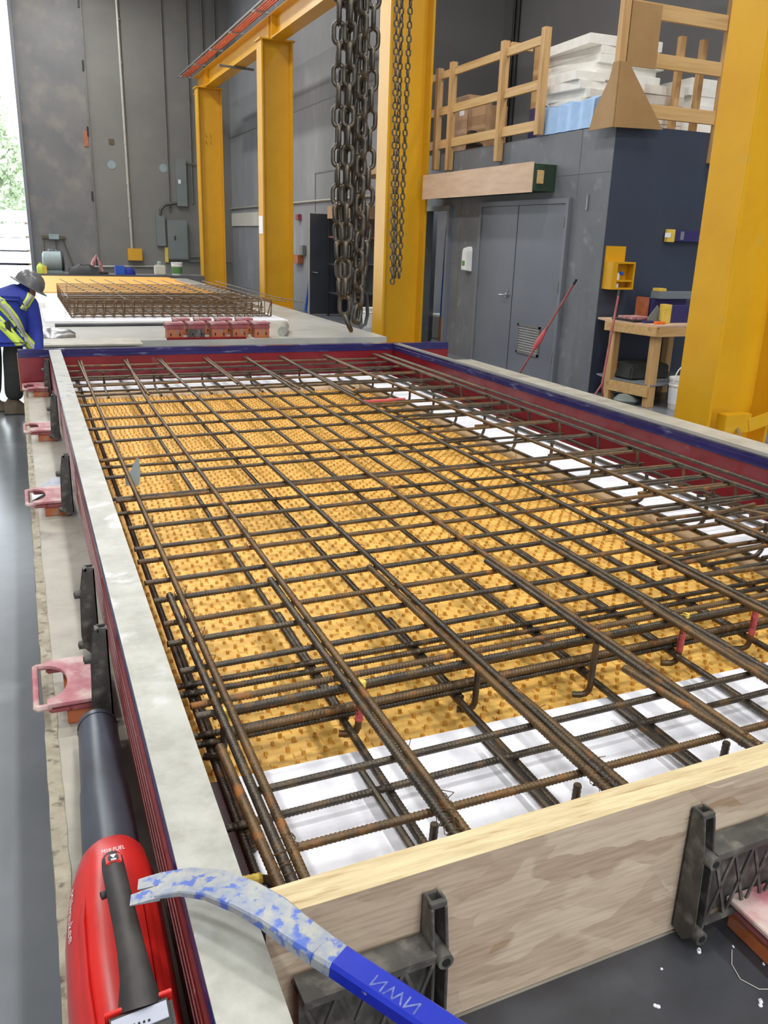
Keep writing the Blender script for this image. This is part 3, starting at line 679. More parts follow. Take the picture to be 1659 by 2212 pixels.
def bracket(label, cx, cy, ang, hz=0.29, arm=0.16, flip=1):
    """post stands against the form; local +y points into the form, arm runs along local x"""
    t = thing('form_bracket', (cx, cy, T), label, 'bracket', 'black plastic form brackets'); t.rotation_euler = (0, 0, ang)
    def P(mb, nm, mt, **k):
        o = mb.build(nm, mt, None, **k); o.parent = t; return o
    w = 0.014
    # hollow post: two cheeks, a back and knuckles
    prof = [(-0.048, 0.03), (-0.052, 0.06), (-0.046, 0.20), (-0.034, hz - 0.012), (-0.026, hz), (-0.006, hz), (-0.002, hz - 0.006), (-0.002, 0.02), (-0.03, 0.01)]
    mb = MB()
    mb.prism(prof, 'X', -w, -w + 0.005); mb.prism(prof, 'X', w - 0.005, w)
    mb.box(-w, w, -0.007, -0.002, 0.02, hz - 0.004)
    mb.box(-w, w, -0.032, -0.022, hz - 0.012, hz - 0.002)
    P(mb, 'post', MT['blackp'], bevel=0.001)
    for z_ in (0.035, hz - 0.085):
        P(MB().tube([(0, -0.062, z_), (0, -0.006, z_)], [0.013, 0.014], 14), 'knuckle', MT['blackp'], smooth=True)
        P(MB().tube([(0, -0.0635, z_), (0, -0.0615, z_)], 0.007, 12), 'pin_hole', MT['dark'])
    if arm:
        mb = MB(); s = flip
        x0, x1 = 0.012 * s, arm * s
        ztop0, ztop1 = hz - 0.085, hz - 0.085
        for yy in (-0.050, -0.008):
            mb.bar((x0, yy, ztop0), (x1, yy, ztop1), 0.006, 0.012); mb.bar((x0, yy, 0.06), (x1, yy, 0.06), 0.006, 0.012)
            n = 4
            for k in range(n):
                a = x0 + (x1 - x0) * k / n; b2 = x0 + (x1 - x0) * (k + 1) / n
                mb.bar((a, yy, 0.06), (b2, yy, ztop0), 0.004, 0.006); mb.bar((a, yy, ztop0), (b2, yy, 0.06), 0.004, 0.006)
        mb.box(min(x0, x1), max(x0, x1), -0.054, -0.005, ztop0 + 0.004, ztop0 + 0.009)
        mb.box(min(x0, x1), max(x0, x1), -0.030, -0.027, 0.055, ztop0)
        P(mb, 'lattice_arm', MT['blackp'])
    return t
G = 'red magnets clamping the left rail'
for lab, x, y in [('dusty pink magnet with a loop handle beside the blower tube tip', 0.008, 2.15), ('red magnet beside the plastic offcuts on the left table edge', 0.012, 3.93),
                  ('red magnet second from the far end on the left table edge', 0.022, 5.42), ('red magnet at the far left corner of the form', 0.030, 6.93)]:
    magnet('magnet', lab, x + 0.037, y, T, 0.0, G)
magnet('magnet', 'large dusty pink magnet at the lower right corner in front of the wooden board', 1.245, 0.815, T + 0.004, PI / 2 , None, W=0.27, Ln=0.16)
for lab, x, y in [('grey black bracket against the left rail, nearest the blower tube', 0.115, 2.00), ('black bracket on the left rail just behind the nearest one', 0.118, 2.42), ('black bracket on the left rail by the plastic offcuts', 0.128, 3.80),
                  ('black bracket on the left rail behind the third magnet', 0.142, 5.30), ('black bracket on the left rail at the far corner', 0.155, 6.85)]:
    bracket(lab, x + 0.012, y, -PI / 2, hz=0.285, arm=0)
bracket('black bracket standing against the middle of the wooden board', 0.492, skew(0.492, 0.903), 0.028, hz=0.285, arm=0.22, flip=-1)
bracket('black bracket standing against the wooden board beside the pink magnet', 1.028, skew(1.028, 0.903), 0.028, hz=0.285, arm=0.20, flip=1)

# ================================================================== LEAF BLOWER
t = thing('leaf_blower', (0.07, 1.4, T), 'red and black cordless leaf blower lying on the table beside the left rail', 'leaf blower')
mb = MB(); A = Vector((0.080, 1.915, 0.484)); Bq = Vector((0.058, 1.24, 0.575))
secs = [A + (Bq - A) * s for s in (0, 0.02, 0.5, 0.51, 1.0)]
mb.tube(secs, [0.047, 0.046, 0.0475, 0.050, 0.052], 32, caps=False)
secs = [A + (Bq - A) * s for s in (0.0, 0.03)]; mb.tube(secs, [0.0475, 0.0475], 32, caps=False)
mb.build('blower_tube', MT['tube'], t, smooth=True)
MB().tube([A + (Bq - A) * 0.06, A + (Bq - A) * 0.07], 0.044, 28).build('tube_shade_disc', MT['dark'], t)  # dark disc standing in for the shade inside the tube
# housing: lofted rounded sections from front (y 1.30) to back (y .80)
def sect(y, cx, cz, hx, hz, tilt=0.0, n=26, p=2.6):
    out = []
    for k in range(n):
        a = 2 * PI * k / n; ca, sa = math.cos(a), math.sin(a)
        u = math.copysign(abs(ca) ** (2 / p), ca) * hx; v = math.copysign(abs(sa) ** (2 / p), sa) * hz
        out.append((cx + u, y + v * tilt, cz + v))
    return out
secs = [sect(1.290, 0.060, 0.59, 0.020, 0.03, 0.2), sect(1.280, 0.060, 0.585, 0.046, 0.058, 0.2), sect(1.255, 0.058, 0.578, 0.060, 0.076, 0.2), sect(1.19, 0.053, 0.572, 0.072, 0.098, 0.15),
        sect(1.10, 0.047, 0.562, 0.077, 0.112, 0.1), sect(1.00, 0.045, 0.558, 0.077, 0.115, 0.05), sect(0.90, 0.046, 0.553, 0.074, 0.112, 0.0), sect(0.82, 0.050, 0.552, 0.080, 0.108, 0.0), sect(0.76, 0.052, 0.55, 0.070, 0.10, 0), sect(0.74, 0.052, 0.55, 0.05, 0.07, 0)]
housing_secs = secs
MB().rings(secs).build('housing', MT['mred'], t, smooth=True)
mb = MB()
for s_ in (-1, 1):
    secs = []
    for (y, cx, cz, hx, hz) in [(1.235, 0.058, 0.610, 0.040, 0.046), (1.17, 0.052, 0.612, 0.048, 0.056), (1.08, 0.047, 0.612, 0.053, 0.064), (0.96, 0.045, 0.608, 0.053, 0.064), (0.86, 0.047, 0.602, 0.05, 0.06)]:
        x = cx + s_ * hx; secs.append([(x - s_ * 0.010, y, cz + hz - 0.006), (x, y, cz + hz - 0.014), (x + s_ * 0.004, y, cz + hz - 0.034), (x - s_ * 0.008, y, cz + hz - 0.05)])
    mb.rings(secs)
mb.build('side_fairing', MT['mred'], t, smooth=True, bevel=0.002)
# black handle arching above the housing
hp = [(0.054, 1.185, 0.668), (0.053, 1.155, 0.700), (0.052, 1.11, 0.722), (0.053, 1.05, 0.734), (0.055, 0.99, 0.738), (0.057, 0.93, 0.738), (0.058, 0.885, 0.732), (0.058, 0.86, 0.71)]
MB().tube(hp, [0.0150, 0.0165, 0.0170, 0.0170, 0.0172, 0.018, 0.021, 0.028], 16).build('handle', MT['grip'], t, smooth=True)
MB().obox((0.0530, 1.118, 0.7345), (1, 0, 0), (0, 1, -0.28), (0, 0.28, 1), 0.0115, 0.015, 0.003).build('switch_surround', MT['mred'], t, bevel=0.002)
MB().obox((0.0530, 1.118, 0.7372), (1, 0, 0), (0, 1, -0.28), (0, 0.28, 1), 0.0078, 0.0105, 0.0025).build('switch_button', MT['grip'], t, bevel=0.002)
MB().prism([(-0.0042 + 0.0530, 1.121), (0.0042 + 0.0530, 1.121), (0.0530, 1.1125)], 'Z', 0.7400, 0.7418).build('arrow_mark', MT['txt'], t)
B(0.049, 0.057, 1.1090, 1.1105, 0.7395, 0.7425).build('arrow_mark', MT['txt'], t)
MB().tube([(0.037, 1.065, 0.720), (0.029, 1.063, 0.72)], 0.0060, 12).build('side_button', MT['grip'], t, smooth=True)
# battery
mb = MB(); mb.obox((0.055, 0.822, 0.690), (1, 0.10, 0), (0, 1, 0.12), (0, 0, 1), 0.042, 0.032, 0.030); mb.build('battery_pack', MT['grip'], t, bevel=0.006)
MB().obox((0.056, 0.857, 0.716), (1, 0.10, 0), (0, 1, 0), (0, 0, 1), 0.042, 0.003, 0.008).build('battery_trim', MT['mred'], t, bevel=0.001)
MB().obox((0.055, 0.832, 0.7225), (1, 0.10, 0), (0, 1, 0.12), (0, -0.12, 1), 0.034, 0.0115, 0.001).build('battery_label', MT['txtg'], t)
for k in range(4): MB().obox((0.047 + 0.006 * k, 0.826, 0.7234), (1, .1, 0), (0, 1, .12), (0, -.12, 1), 0.0013, 0.0012, 0.0008).build('charge_light', MT['dark'], t)
text_part('front_print', 'M18 FUEL', 0.009, MT['txt'], frame_mw((0.059, 1.226, 0.6660), (1, 0, 0), (0, 0.75, 0.45)), t)
from mathutils.bvhtree import BVHTree
def bvh_of(verts, faces): return BVHTree.FromPolygons([Vector(v) for v in verts], faces)
hm = MB().rings(housing_secs); HB = bvh_of(hm.v, hm.f)
def wrap_point(p, d):
    h = HB.ray_cast(Vector(p) - Vector(d) * 0.2, Vector(d)); return h[0] - Vector(d) * 0.0012 if h[0] is not None else Vector(p)
LD = Vector((0.80, 0.0, -0.60))
tx = text_part('logo_print', 'Milwaukee', 0.026, MT['txt'], frame_mw((-0.02, 1.135, 0.64), (0.0, -1, 0.0), (0.60, 0.0, 0.80)), t, 0.0, shear=0.3)
off = Vector(t.location)
for v in tx.data.vertices: v.co = wrap_point(v.co + off, LD) - off
bolt = [(1.195, 0.6205), (1.150, 0.6145), (1.152, 0.6185), (1.098, 0.6105), (1.150, 0.6100), (1.148, 0.6065)]
vs = []
for k in range(6):
    y, z_ = bolt[k]; vs.append(wrap_point((-0.03, y, z_ - 0.004), LD))
MB().add(vs, [(0, 1, 5), (1, 2, 4, 5), (2, 3, 4)]).build('logo_print', MT['txt'], t)

# ================================================================== PRY BAR
PY = -0.012
t = thing('pry_bar', (0.2, 0.9 - 0.0, T + H), 'scraped blue pry bar resting across the left rail and the wooden board', 'pry bar')
path = [((0.076, 0.985, 0.781), 0.0225, 0.0012), ((0.103, 0.981, 0.785), 0.0235, 0.0032), ((0.138, 0.966, 0.793), 0.0245, 0.005), ((0.172, 0.938, 0.800), 0.026, 0.006), ((0.205, 0.897, 0.804), 0.0265, 0.007),
        ((0.232, 0.858, 0.803), 0.0255, 0.0085), ((0.252, 0.822, 0.799), 0.0235, 0.010), ((0.275, 0.785, 0.795), 0.022, 0.011)]
def bsec(c, d, w_, h_):
    c = Vector(c); d = Vector(d).normalized(); s_ = d.cross(Vector((0, 0, 1))).normalized(); u = s_.cross(d)
    k = min(w_, h_) * 0.35
    return [c + s_ * a + u * b2 for a, b2 in ((-w_, -h_ + k), (-w_ + k, -h_), (w_ - k, -h_), (w_, -h_ + k), (w_, h_ - k), (w_ - k, h_), (-w_ + k, h_), (-w_, h_ - k))]
# claw with V notch: two prongs
mb = MB()
d0 = Vector((0.100 - 0.076, 0.990 - 0.995, 0)).normalized(); s0 = Vector((-d0.y, d0.x, 0))
def claw(sg):
    secs = []
    for (px, wi, wo, hh) in ((-0.014 if sg < 0 else -0.006, 0.0035, 0.0236, 0.0006), (0.004, 0.0016, 0.0237, 0.0018), (0.026, 0.0, 0.0238, 0.0034)):
        c = Vector((0.080, 0.9845, 0.7805)) + d0 * px + Vector((0, 0, px * 0.15)); a = c + s0 * sg * wi; b2 = c + s0 * sg * wo
        secs.append([a + Vector((0, 0, -hh)), b2 + Vector((0, 0, -hh)), b2 + Vector((0, 0, hh)), a + Vector((0, 0, hh))])
    mb.rings(secs)
claw(1); claw(-1)
secs = []
pp = path[1:]
for i, (c, w_, h_) in enumerate(pp):
    a = Vector(pp[max(0, i - 1)][0]); b2 = Vector(pp[min(len(pp) - 1, i + 1)][0]); secs.append(bsec(c, b2 - a, w_, h_))
mb.rings(secs); mb.build('claw', MT['pry'], t, smooth=True)
dd = Vector((0.40, 0.60, 0.775)) - Vector((0.275, 0.785, 0.795))
secs = [bsec(Vector((0.275, 0.785, 0.795)) + dd * s, dd, 0.0195, 0.0115) for s in (0.0, 0.12, 0.13, 1.35)]
secs[0] = bsec(Vector((0.275, 0.785, 0.795)), dd, 0.0218, 0.0108); secs[1] = bsec(Vector((0.275, 0.785, 0.795)) + dd * .12, dd, 0.0205, 0.0115)
MB().rings(secs[:2]).build('scraped_neck', MT['pry'], t, smooth=True)
MB().rings([bsec(Vector((0.275, 0.785, 0.795)) + dd * s, dd, 0.0195, 0.0125) for s in (0.12, 1.35)]).build('shaft', MT['pry_b'], t, smooth=True)
dn = dd.normalized(); sd = dn.cross(Vector((0, 0, 1))).normalized(); up = sd.cross(dn)
c = Vector((0.275, 0.785, 0.795)) + dd * 0.50 + up * 0.0128 - sd * (-0.003)
text_part('faded_print', 'NWN', 0.026, MT['txtp'], frame_mw(c, dn, -sd * -1), t, 0.0002)

# ================================================================== YELLOW CRANE STRUCTURE
def column(yc_, label, full=True):
    t = thing('crane_column', (5.55, yc_, 0), label, 'steel column', 'yellow crane columns')
    top = 5.6; y0, y1 = yc_ - 0.2, yc_ + 0.2
    B(5.20, 5.235, y0, y1, 0, top).build('flange', MT['yellow'], t, bevel=0.004)
    B(5.865, 5.90, y0, y1, 0, top).build('flange', MT['yellow'], t, bevel=0.004)
    B(5.235, 5.865, yc_ - 0.014, yc_ + 0.014, 0, top).build('web', MT['yellow'], t)
    B(5.16, 5.94, y0 - 0.03, y1 + 0.03, top, top + 0.03).build('cap_plate', MT['yellow'], t)
    B(5.12, 5.98, y0 - 0.06, y1 + 0.06, 0, 0.03).build('base_plate', MT['yellow'], t)
    return t
c4 = column(5.45, 'nearest yellow steel column at the right edge, beside the workbench')
column(12.50, 'yellow steel column behind the thin chains, left of the open storeroom door')
column(19.48, 'yellow steel column with a white paper sheet, second from the far end')
c1 = column(26.45, 'furthest yellow steel column, with four slots in its web')
mb = MB(); mb.box(5.30, 5.58, 5.15, 5.26, 0.20, 0.36); mb.build('bracket_box', MT['yellow'], c4, bevel=0.004)
MB().bar((5.56, 5.15, 0.26), (6.6, 5.05, 0.56), 0.012, 0.11).build('brace', MT['yellow'], c4)
MB().cyl((5.45, 5.16, 0.24), (5.36, 5.02, 0.19), 0.014, 12).build('bolt', MT['steel'], c4)
for (dx, dz) in ((-0.10, 0.09), (0.03, 0.09), (-0.10, -0.09), (0.03, -0.09)):
    MB().bar((5.53 + dx, 26.432, 4.33 + dz), (5.58 + dx, 26.432, 4.22 + dz), 0.006, 0.02, up=(0, 1, 0)).build('slot', MT['dark'], c1)
tag(B(5.185, 5.198, 19.30, 19.62, 1.70, 2.08).build('paper_sheet', MT['paper']), 'white paper sheet taped to the flange of a yellow column', 'paper')
t = thing('crane_beam', (5.58, 15, 5.63), 'long yellow crane runway beam resting on the yellow columns', 'beam')
B(5.42, 5.74, 3.5, 28.0, 5.63, 5.655).build('bottom_flange', MT['yellow'], t)
B(5.42, 5.74, 3.5, 28.0, 6.08, 6.105).build('top_flange', MT['yellow'], t)
B(5.57, 5.59, 3.5, 28.0, 5.655, 6.08).build('web', MT['yellow'], t)
for y in (26.45, 19.48, 12.5):
    for d in (-0.12, 0.12): B(5.44, 5.72, y + d - .01, y + d + .01, 5.655, 6.08).build('stiffener', MT['yellow'], t)
B(5.545, 5.615, 3.5, 28.0, 6.105, 6.16).build('crane_rail', MT['dconduit'], t)
t = thing('conductor_rail', (5.3, 15, 6.1), 'four orange conductor bars with a grey bar along the top of the yellow beam', 'conductor rail')
for k in range(4): B(5.22 + 0.055 * k, 5.245 + 0.055 * k, 3.5, 28.9 - 0.1 * k, 6.20 - 0.0 * k, 6.235).build('conductor_bar', MT['copper'], t)
B(5.14, 5.17, 3.5, 29.1, 6.22, 6.26).build('outer_bar', MT['dconduit'], t)
for k in range(12): B(5.10, 5.46, 4.2 + 2.2 * k, 4.24 + 2.2 * k, 6.15, 6.19).build('support_arm', MT['steel'], t)
tag(MB().bar((5.05, 22.7, 5.60), (5.95, 22.8, 5.60), 0.05, 0.05).build('steel_angle', MT['dconduit']), 'grey steel angle clamped under the yellow beam', 'angle')

# ================================================================== CHAINS
def link_mesh(wd, ln, wr):
    """stadium link lying in local xz plane, long axis z"""
    pts = []; a = (wd / 2 - wr); st = ln / 2 - wd / 2
    for k in range(9):
        th = PI * k / 8; pts.append((a * math.cos(th), 0, st + a * math.sin(th)))
    for k in range(9):
        th = PI + PI * k / 8; pts.append((a * math.cos(th), 0, -st + a * math.sin(th)))
    mb = MB().tube(pts, wr, 9, closed=True)
    o = mb.build('link', MT['chain'], smooth=True); me = o.data; bpy.data.objects.remove(o); return me
BIG = link_mesh(0.0530, 0.0815, 0.0085); SMALL = link_mesh(0.044, 0.0585, 0.0066)
def chain(name, label, group, pts, me, pitch, rot0, z_base=None):
    """pts: polyline; links placed every pitch along it"""
    P = [Vector(p) for p in pts]; acc = [0]
    for i in range(1, len(P)): acc.append(acc[-1] + (P[i] - P[i - 1]).length)
    n = int(acc[-1] / pitch)
    t = thing(name, P[0], label, 'chain', group); first = None
    for i in range(n + 1):
        s = i * pitch; j = 0
        while j < len(acc) - 2 and acc[j + 1] < s: j += 1
        u = (s - acc[j]) / (acc[j + 1] - acc[j]); p = P[j].lerp(P[j + 1], min(1, u)); d = (P[j + 1] - P[j]).normalized()
        o = bpy.data.objects.new('link', me); COL.objects.link(o); o.parent = t; o.location = p - P[0]
        q = Vector((0, 0, 1)).rotation_difference(d); tw = rot0 + (PI / 2 if i % 2 else 0) + R.uniform(-0.14, 0.14)
        o.rotation_mode = 'QUATERNION'; o.rotation_quaternion = q @ Matrix.Rotation(tw, 4, 'Z').to_quaternion()
    return t
ZTOP = 2.95
gb = 'heavy chain strands hanging over the cage'
def arc(cx, cy, x0, x1, zt, zb, dy=0):
    out = []
    for k in range(7):
        a = PI * k / 6; out.append((cx - (x1 - x0) / 2 * math.cos(a), cy + dy * math.sin(a), zt - (zt - zb) * math.sin(a)))
    return out
pb = 0.0640
chain('chain', 'heavy black chain strand looping lowest at the bottom of the bundle', gb, [(1.115, 2.98, ZTOP)] + arc(1.135, 2.98, 1.108, 1.162, 1.40, 1.345) + [(1.165, 3.0, ZTOP)], BIG, pb, 0.4)
chain('chain', 'heavy black chain strand on the left side of the bundle', gb, [(1.075, 3.0, ZTOP), (1.083, 3.0, 1.75), (1.103, 2.99, 1.43)], BIG, pb, 0.2)
chain('chain', 'heavy black chain strand at the back of the bundle', gb, [(1.150, 3.06, ZTOP), (1.148, 3.06, 1.75), (1.135, 3.04, 1.44)], BIG, pb, 1.1)
chain('chain', 'heavy black chain strand on the right side of the bundle', gb, [(1.218, 3.02, ZTOP), (1.205, 3.02, 1.70), (1.172, 3.01, 1.42)], BIG, pb, 0.35)
chain('chain', 'heavy black chain strand behind the left side of the bundle', gb, [(1.112, 3.05, ZTOP), (1.112, 3.05, 1.75), (1.12, 3.04, 1.50)], BIG, pb, 0.8)
chain('chain', 'heavy black chain strand behind the right side of the bundle', gb, [(1.19, 3.07, ZTOP), (1.18, 3.07, 1.75), (1.155, 3.05, 1.47)], BIG, pb, 1.3)
gs = 'thin chain strands in front of the yellow column'
ps = 0.0452
chain('chain', 'thin black chain strand hanging lowest, left of its pair, before the yellow column', gs, [(2.700, 6.3, 3.6), (2.735, 6.3, 1.6), (2.745, 6.3, 1.31)], SMALL, ps, 0.3)
chain('chain', 'thin black chain strand in the middle before the yellow column', gs, [(2.760, 6.34, 3.6), (2.775, 6.34, 1.6), (2.782, 6.34, 1.37)], SMALL, ps, 0.9)
chain('chain', 'thin black chain strand on the right before the yellow column', gs, [(2.815, 6.3, 3.6), (2.805, 6.3, 1.6), (2.800, 6.3, 1.355)], SMALL, ps, 0.1)
for (x, y, z, lab, dx) in ((1.15, 3.02, ZTOP, 'steel ring and rod holding the heavy chain bundle', 0.09), (2.76, 6.32, 3.6, 'steel ring and rod holding the thin chains', 0.07)):
    t = thing('chain_hanger', (x, y, z), lab, 'hanger')
    MB().tube([(x + dx * math.cos(2 * PI * k / 16), y, z + dx * math.sin(2 * PI * k / 16)) for k in range(16)], 0.014, 8, closed=True).build('ring', MT['chain'], t, smooth=True)
    MB().cyl((x, y, z + dx), (x, y, 9.399), 0.016).build('rod', MT['dconduit'], t)
tag(MB().tube([(1.185, 3.0, 1.47), (1.20, 2.99, 1.45), (1.205, 2.99, 1.38), (1.195, 2.985, 1.345), (1.178, 2.985, 1.335), (1.165, 2.99, 1.35)], 0.003, 6, flat=2.5).build('strap_loop', MT['black'], smooth=True), 'thin black strap loop hanging beside the lowest chain link', 'strap')

# ================================================================== MEZZANINE RAILING AND STORE
t = thing('railing', (6.05, 11, 2.92), 'wooden railing of posts and rails on the mezzanine edge above the grey doors', 'railing')
for (y, z0, z1) in ((12.37, 2.69, 4.08), (11.93, 2.66, 4.10), (10.50, 2.69, 4.12), (9.55, 2.93, 4.10), (13.6, 2.69, 4.08)):
    B(6.00, 6.09, y - 0.045, y + 0.045, z0, z1).build('post', MT['lumz'], t, bevel=0.003)
for (z0, z1) in ((3.93, 4.03), (3.44, 3.55), (2.98, 3.10)):
    B(6.045, 6.085, 10.5, 13.9, z0, z1).build('rail', MT['lum'], t, bevel=0.003)
    B(6.045, 6.085, 9.52, 10.5, z0 + 0.005, z1 + 0.005).build('rail', MT['lum'], t, bevel=0.003)
for y in (10.95, 10.15): B(6.35, 6.39, y, y + 0.13, 2.92, 4.05).build('post', MT['lumz'], t, bevel=0.003)
B(6.09, 6.40, 10.4, 10.46, 4.02, 4.10).build('rail', MT['lumx'], t)
t = thing('railing', (6.8, 8.08, 2.92), 'wooden railing with hardboard corner guards above the navy wall', 'railing')
B(5.985, 6.07, 8.02, 8.10, 2.93, 5.0).build('post', MT['lumz'], t, bevel=0.003)
B(7.40, 7.50, 8.02, 8.10, 2.60, 5.0).build('post', MT['lumz'], t, bevel=0.003)
for (z0, z1) in ((3.94, 4.09), (3.49, 3.63), (3.0, 3.14)): B(6.10, 7.42, 8.055, 8.095, z0, z1).build('rail', MT['lumx'], t, bevel=0.003)
for x in (7.02, 7.33):
    B(x, x + 0.07, 8.32, 8.39, 2.92, 3.9).build('post', MT['lumz'], t, bevel=0.003)
B(6.09, 6.475, 8.03, 8.05, 3.47, 4.07).build('guard_board', MT['mdf'], t)
def gus(pts, ax, a, b_):
    MB().prism(pts, ax, a, b_).build('corner_guard', MT['mdf'], t)
gus([(5.995, 2.87), (6.65, 2.89), (6.10, 3.50), (5.995, 3.50)], 'Y', 8.005, 8.02)
gus([(8.42, 2.87), (8.36, 3.05), (8.14, 3.35), (8.10, 3.50), (8.005, 3.50), (8.005, 2.87)], 'X', 5.975, 5.99)
t = thing('plywood_box', (5.95, 11, 2.25), 'long plywood-faced wooden box fixed to the grey wall above the doors', 'box')
B(5.76, 5.775, 9.16, 12.2, 2.25, 2.59).build('plywood_face', MT['ply'], t)
B(5.775, 6.1, 9.17, 12.2, 2.27, 2.57).build('frame', MT['bin'], t)
B(5.83, 5.92, 9.155, 9.17, 2.35, 2.50).build('wood_block', MT['lum'], t)
# foam stack: individual white sheets
rr = random.Random(5); idx = 0
def fsheet(x0, x1, y0, y1, z0, z1, lab, rot=0.0):
    o = B(-(x1 - x0) / 2, (x1 - x0) / 2, -(y1 - y0) / 2, (y1 - y0) / 2, 0, z1 - z0).build('foam_sheet', MT['foam_c'], bevel=0.004, loc=(0, 0, 0))
    o.location = ((x0 + x1) / 2, (y0 + y1) / 2, z0); o.rotation_euler = (0, 0, rot)
    tag(o, lab, 'foam sheet', 'white foam sheets stacked on the mezzanine')
zz = 2.92; k = 0
names = ['lowest', 'second', 'third', 'fourth', 'fifth', 'sixth', 'seventh', 'eighth', 'ninth', 'tenth', 'topmost']
while k < 11:
    th = rr.uniform(0.085, 0.115); ox = rr.uniform(-0.05, 0.05)
    fsheet(6.52 + ox - (0.05 if k == 10 else 0), 7.5 + ox, 9.2 + rr.uniform(-.05, .05), 10.3, zz, zz + th, names[k] + ' white foam sheet of the tall stack left of the corner post', rr.uniform(-0.06, 0.06)); zz += th; k += 1
zz = 2.92
for k in range(7):
    th = 0.095; ox = rr.uniform(-0.04, 0.06)
    fsheet(6.22 + ox, 6.62 + ox, 9.0 + rr.uniform(-.05, .05), 9.7, zz, zz + th, ('topmost' if k == 6 else names[k]) + ' white foam block of the low ragged stack over the blue tarp', rr.uniform(-0.15, 0.15)); zz += th
zz = 2.92
for k in range(7):
    th = 0.098; ox = rr.uniform(-0.06, 0.06)
    fsheet(7.6 + ox, 9.1 + ox, 8.75, 9.9, zz, zz + th, ('topmost' if k == 6 else names[k]) + ' white foam sheet of the wide stack behind the front railing', rr.uniform(-0.03, 0.03)); zz += th
for k in range(5):
    fsheet(6.70, 7.30, 8.48, 8.96, 2.92 + k * 0.1, 3.015 + k * 0.1, names[k] + ' white foam sheet of the small stack by the corner guard', rr.uniform(-0.04, 0.04))
mb = MB(); n = 14; secs = []
for i in range(n + 1):
    y = 8.56 + 1.1 * i / n; wv = 0.02 * math.sin(i * 2.1)
    secs.append([(6.105 + wv * 0.5, y, 2.93), (6.115 + wv, y, 3.22 + 0.012 * math.sin(i * 1.7)), (6.20, y, 3.26 + 0.01 * math.sin(i)), (6.21, y, 2.93)])
tag(mb.rings(secs).build('tarp', MT['tarp'], smooth=True), 'pale blue tarp bunched at the mezzanine edge below the foam', 'tarp')
tag(B(6.24, 6.5, 9.75, 10.12, 2.92, 3.3).build('plastic_crate', MT['navy_tool'], bevel=0.01), 'dark blue crate behind the railing beside the tarp', 'crate')
t = thing('cardboard_box', (6.5, 12.0, 2.92), 'tall brown cardboard box behind the mezzanine railing', 'box')
B(6.35, 6.75, 12.0, 12.5, 2.92, 3.72).build('carton', MT['card'], t, bevel=0.004); B(6.345, 6.35, 12.1, 12.25, 3.45, 3.6).build('paper_label', MT['paper'], t)
t = thing('cardboard_box', (6.5, 11.6, 2.92), 'lower brown cardboard box behind the black boot on the mezzanine', 'box')
B(6.34, 6.7, 11.45, 11.95, 2.92, 3.52).build('carton', MT['card'], t, bevel=0.004)
text_part('printed_text', 'AM', 0.10, MT['txtd'], frame_mw((6.338, 11.85, 3.02), (0, -1, 0), (0, 0, 1)), t)
t = thing('work_boot', (6.2, 11.4, 2.92), 'black work boot on the mezzanine edge behind the railing', 'boot')
MB().rings([[(6.18 + dx * s, 11.52 + dy * s, z_) for dx, dy in ((-.05, -.06), (.05, -.06), (.05, .06), (-.05, .06))] for z_, s in ((2.94, 1.0), (3.02, 1.0), (3.12, 0.95), (3.17, 0.9))]).build('shaft', MT['black'], t, smooth=True)
MB().rings([[(6.13, y_, 2.94), (6.23, y_, 2.94), (6.225, y_, z_), (6.135, y_, z_)] for y_, z_ in ((11.58, 3.04), (11.46, 3.05), (11.36, 3.01), (11.28, 2.98), (11.25, 2.96))]).build('toe', MT['black'], t, smooth=True)
B(6.125, 6.235, 11.25, 11.59, 2.92, 2.94).build('sole', MT['black'], t)
t = thing('vertical_conduit', (9.45, 16.1, 2.92), 'pair of dark conduits running up the wall behind the railing', 'conduit')
for d in (0, 0.16): MB().cyl((9.46, 16.0 + d, 2.92), (9.46, 16.0 + d, 9.4), 0.03, 10).build('pipe', MT['black'], t)

# ================================================================== DOORS
t = tag(thing('door_1', (6.08, 9.83, 0), None, None), kind='structure')
mb = MB(); mb.prism([(8.78, 0), (8.84, 0), (8.84, 2.13), (10.86, 2.13), (10.86, 0), (10.92, 0), (10.92, 2.19), (8.78, 2.19)], 'X', 6.05, 6.1)
mb.build('door_frame', MT['frame_g'], t)
l1 = B(6.065, 6.1, 8.85, 9.895, 0.01, 2.125).build('door_leaf', MT['door_g'], t)
l2 = B(6.065, 6.1, 9.915, 10.855, 0.01, 2.125).build('door_leaf', MT['door_g'], t)
B(6.07, 6.1, 9.893, 9.917, 0.01, 2.125).build('door_gap', MT['black'], t)
mb = MB()
for z_ in (0.25, 1.1, 1.85):
    for y in (8.845, 10.86): mb.box(6.045, 6.066, y - 0.015, y + 0.015, z_, z_ + 0.13)
mb.build('hinge', MT['dconduit'], t)
mb = MB(); mb.tube([(6.065, 10.02, 1.0), (6.03, 10.02, 1.0)], 0.028, 14); mb.tube([(6.035, 10.02, 1.0), (6.02, 10.02, 1.0), (6.015, 10.06, 1.0), (6.015, 10.15, 0.995)], 0.011, 8); mb.tube([(6.065, 10.02, 1.06), (6.055, 10.02, 1.06)], 0.018, 12)
mb.build('lever_handle', MT['steel'], t, smooth=True)
mb = MB(); mb.box(6.05, 6.066, 9.16, 9.19, 0.28, 0.66); mb.box(6.05, 6.066, 9.66, 9.69, 0.28, 0.66); mb.box(6.05, 6.066, 9.16, 9.69, 0.28, 0.31); mb.box(6.05, 6.066, 9.16, 9.69, 0.63, 0.66)
for k in range(10): mb.obox((6.056, 9.425, 0.325 + 0.032 * k), (0, 1, 0), (0.5, 0, 1), (1, 0, -0.5), 0.24, 0.014, 0.002)
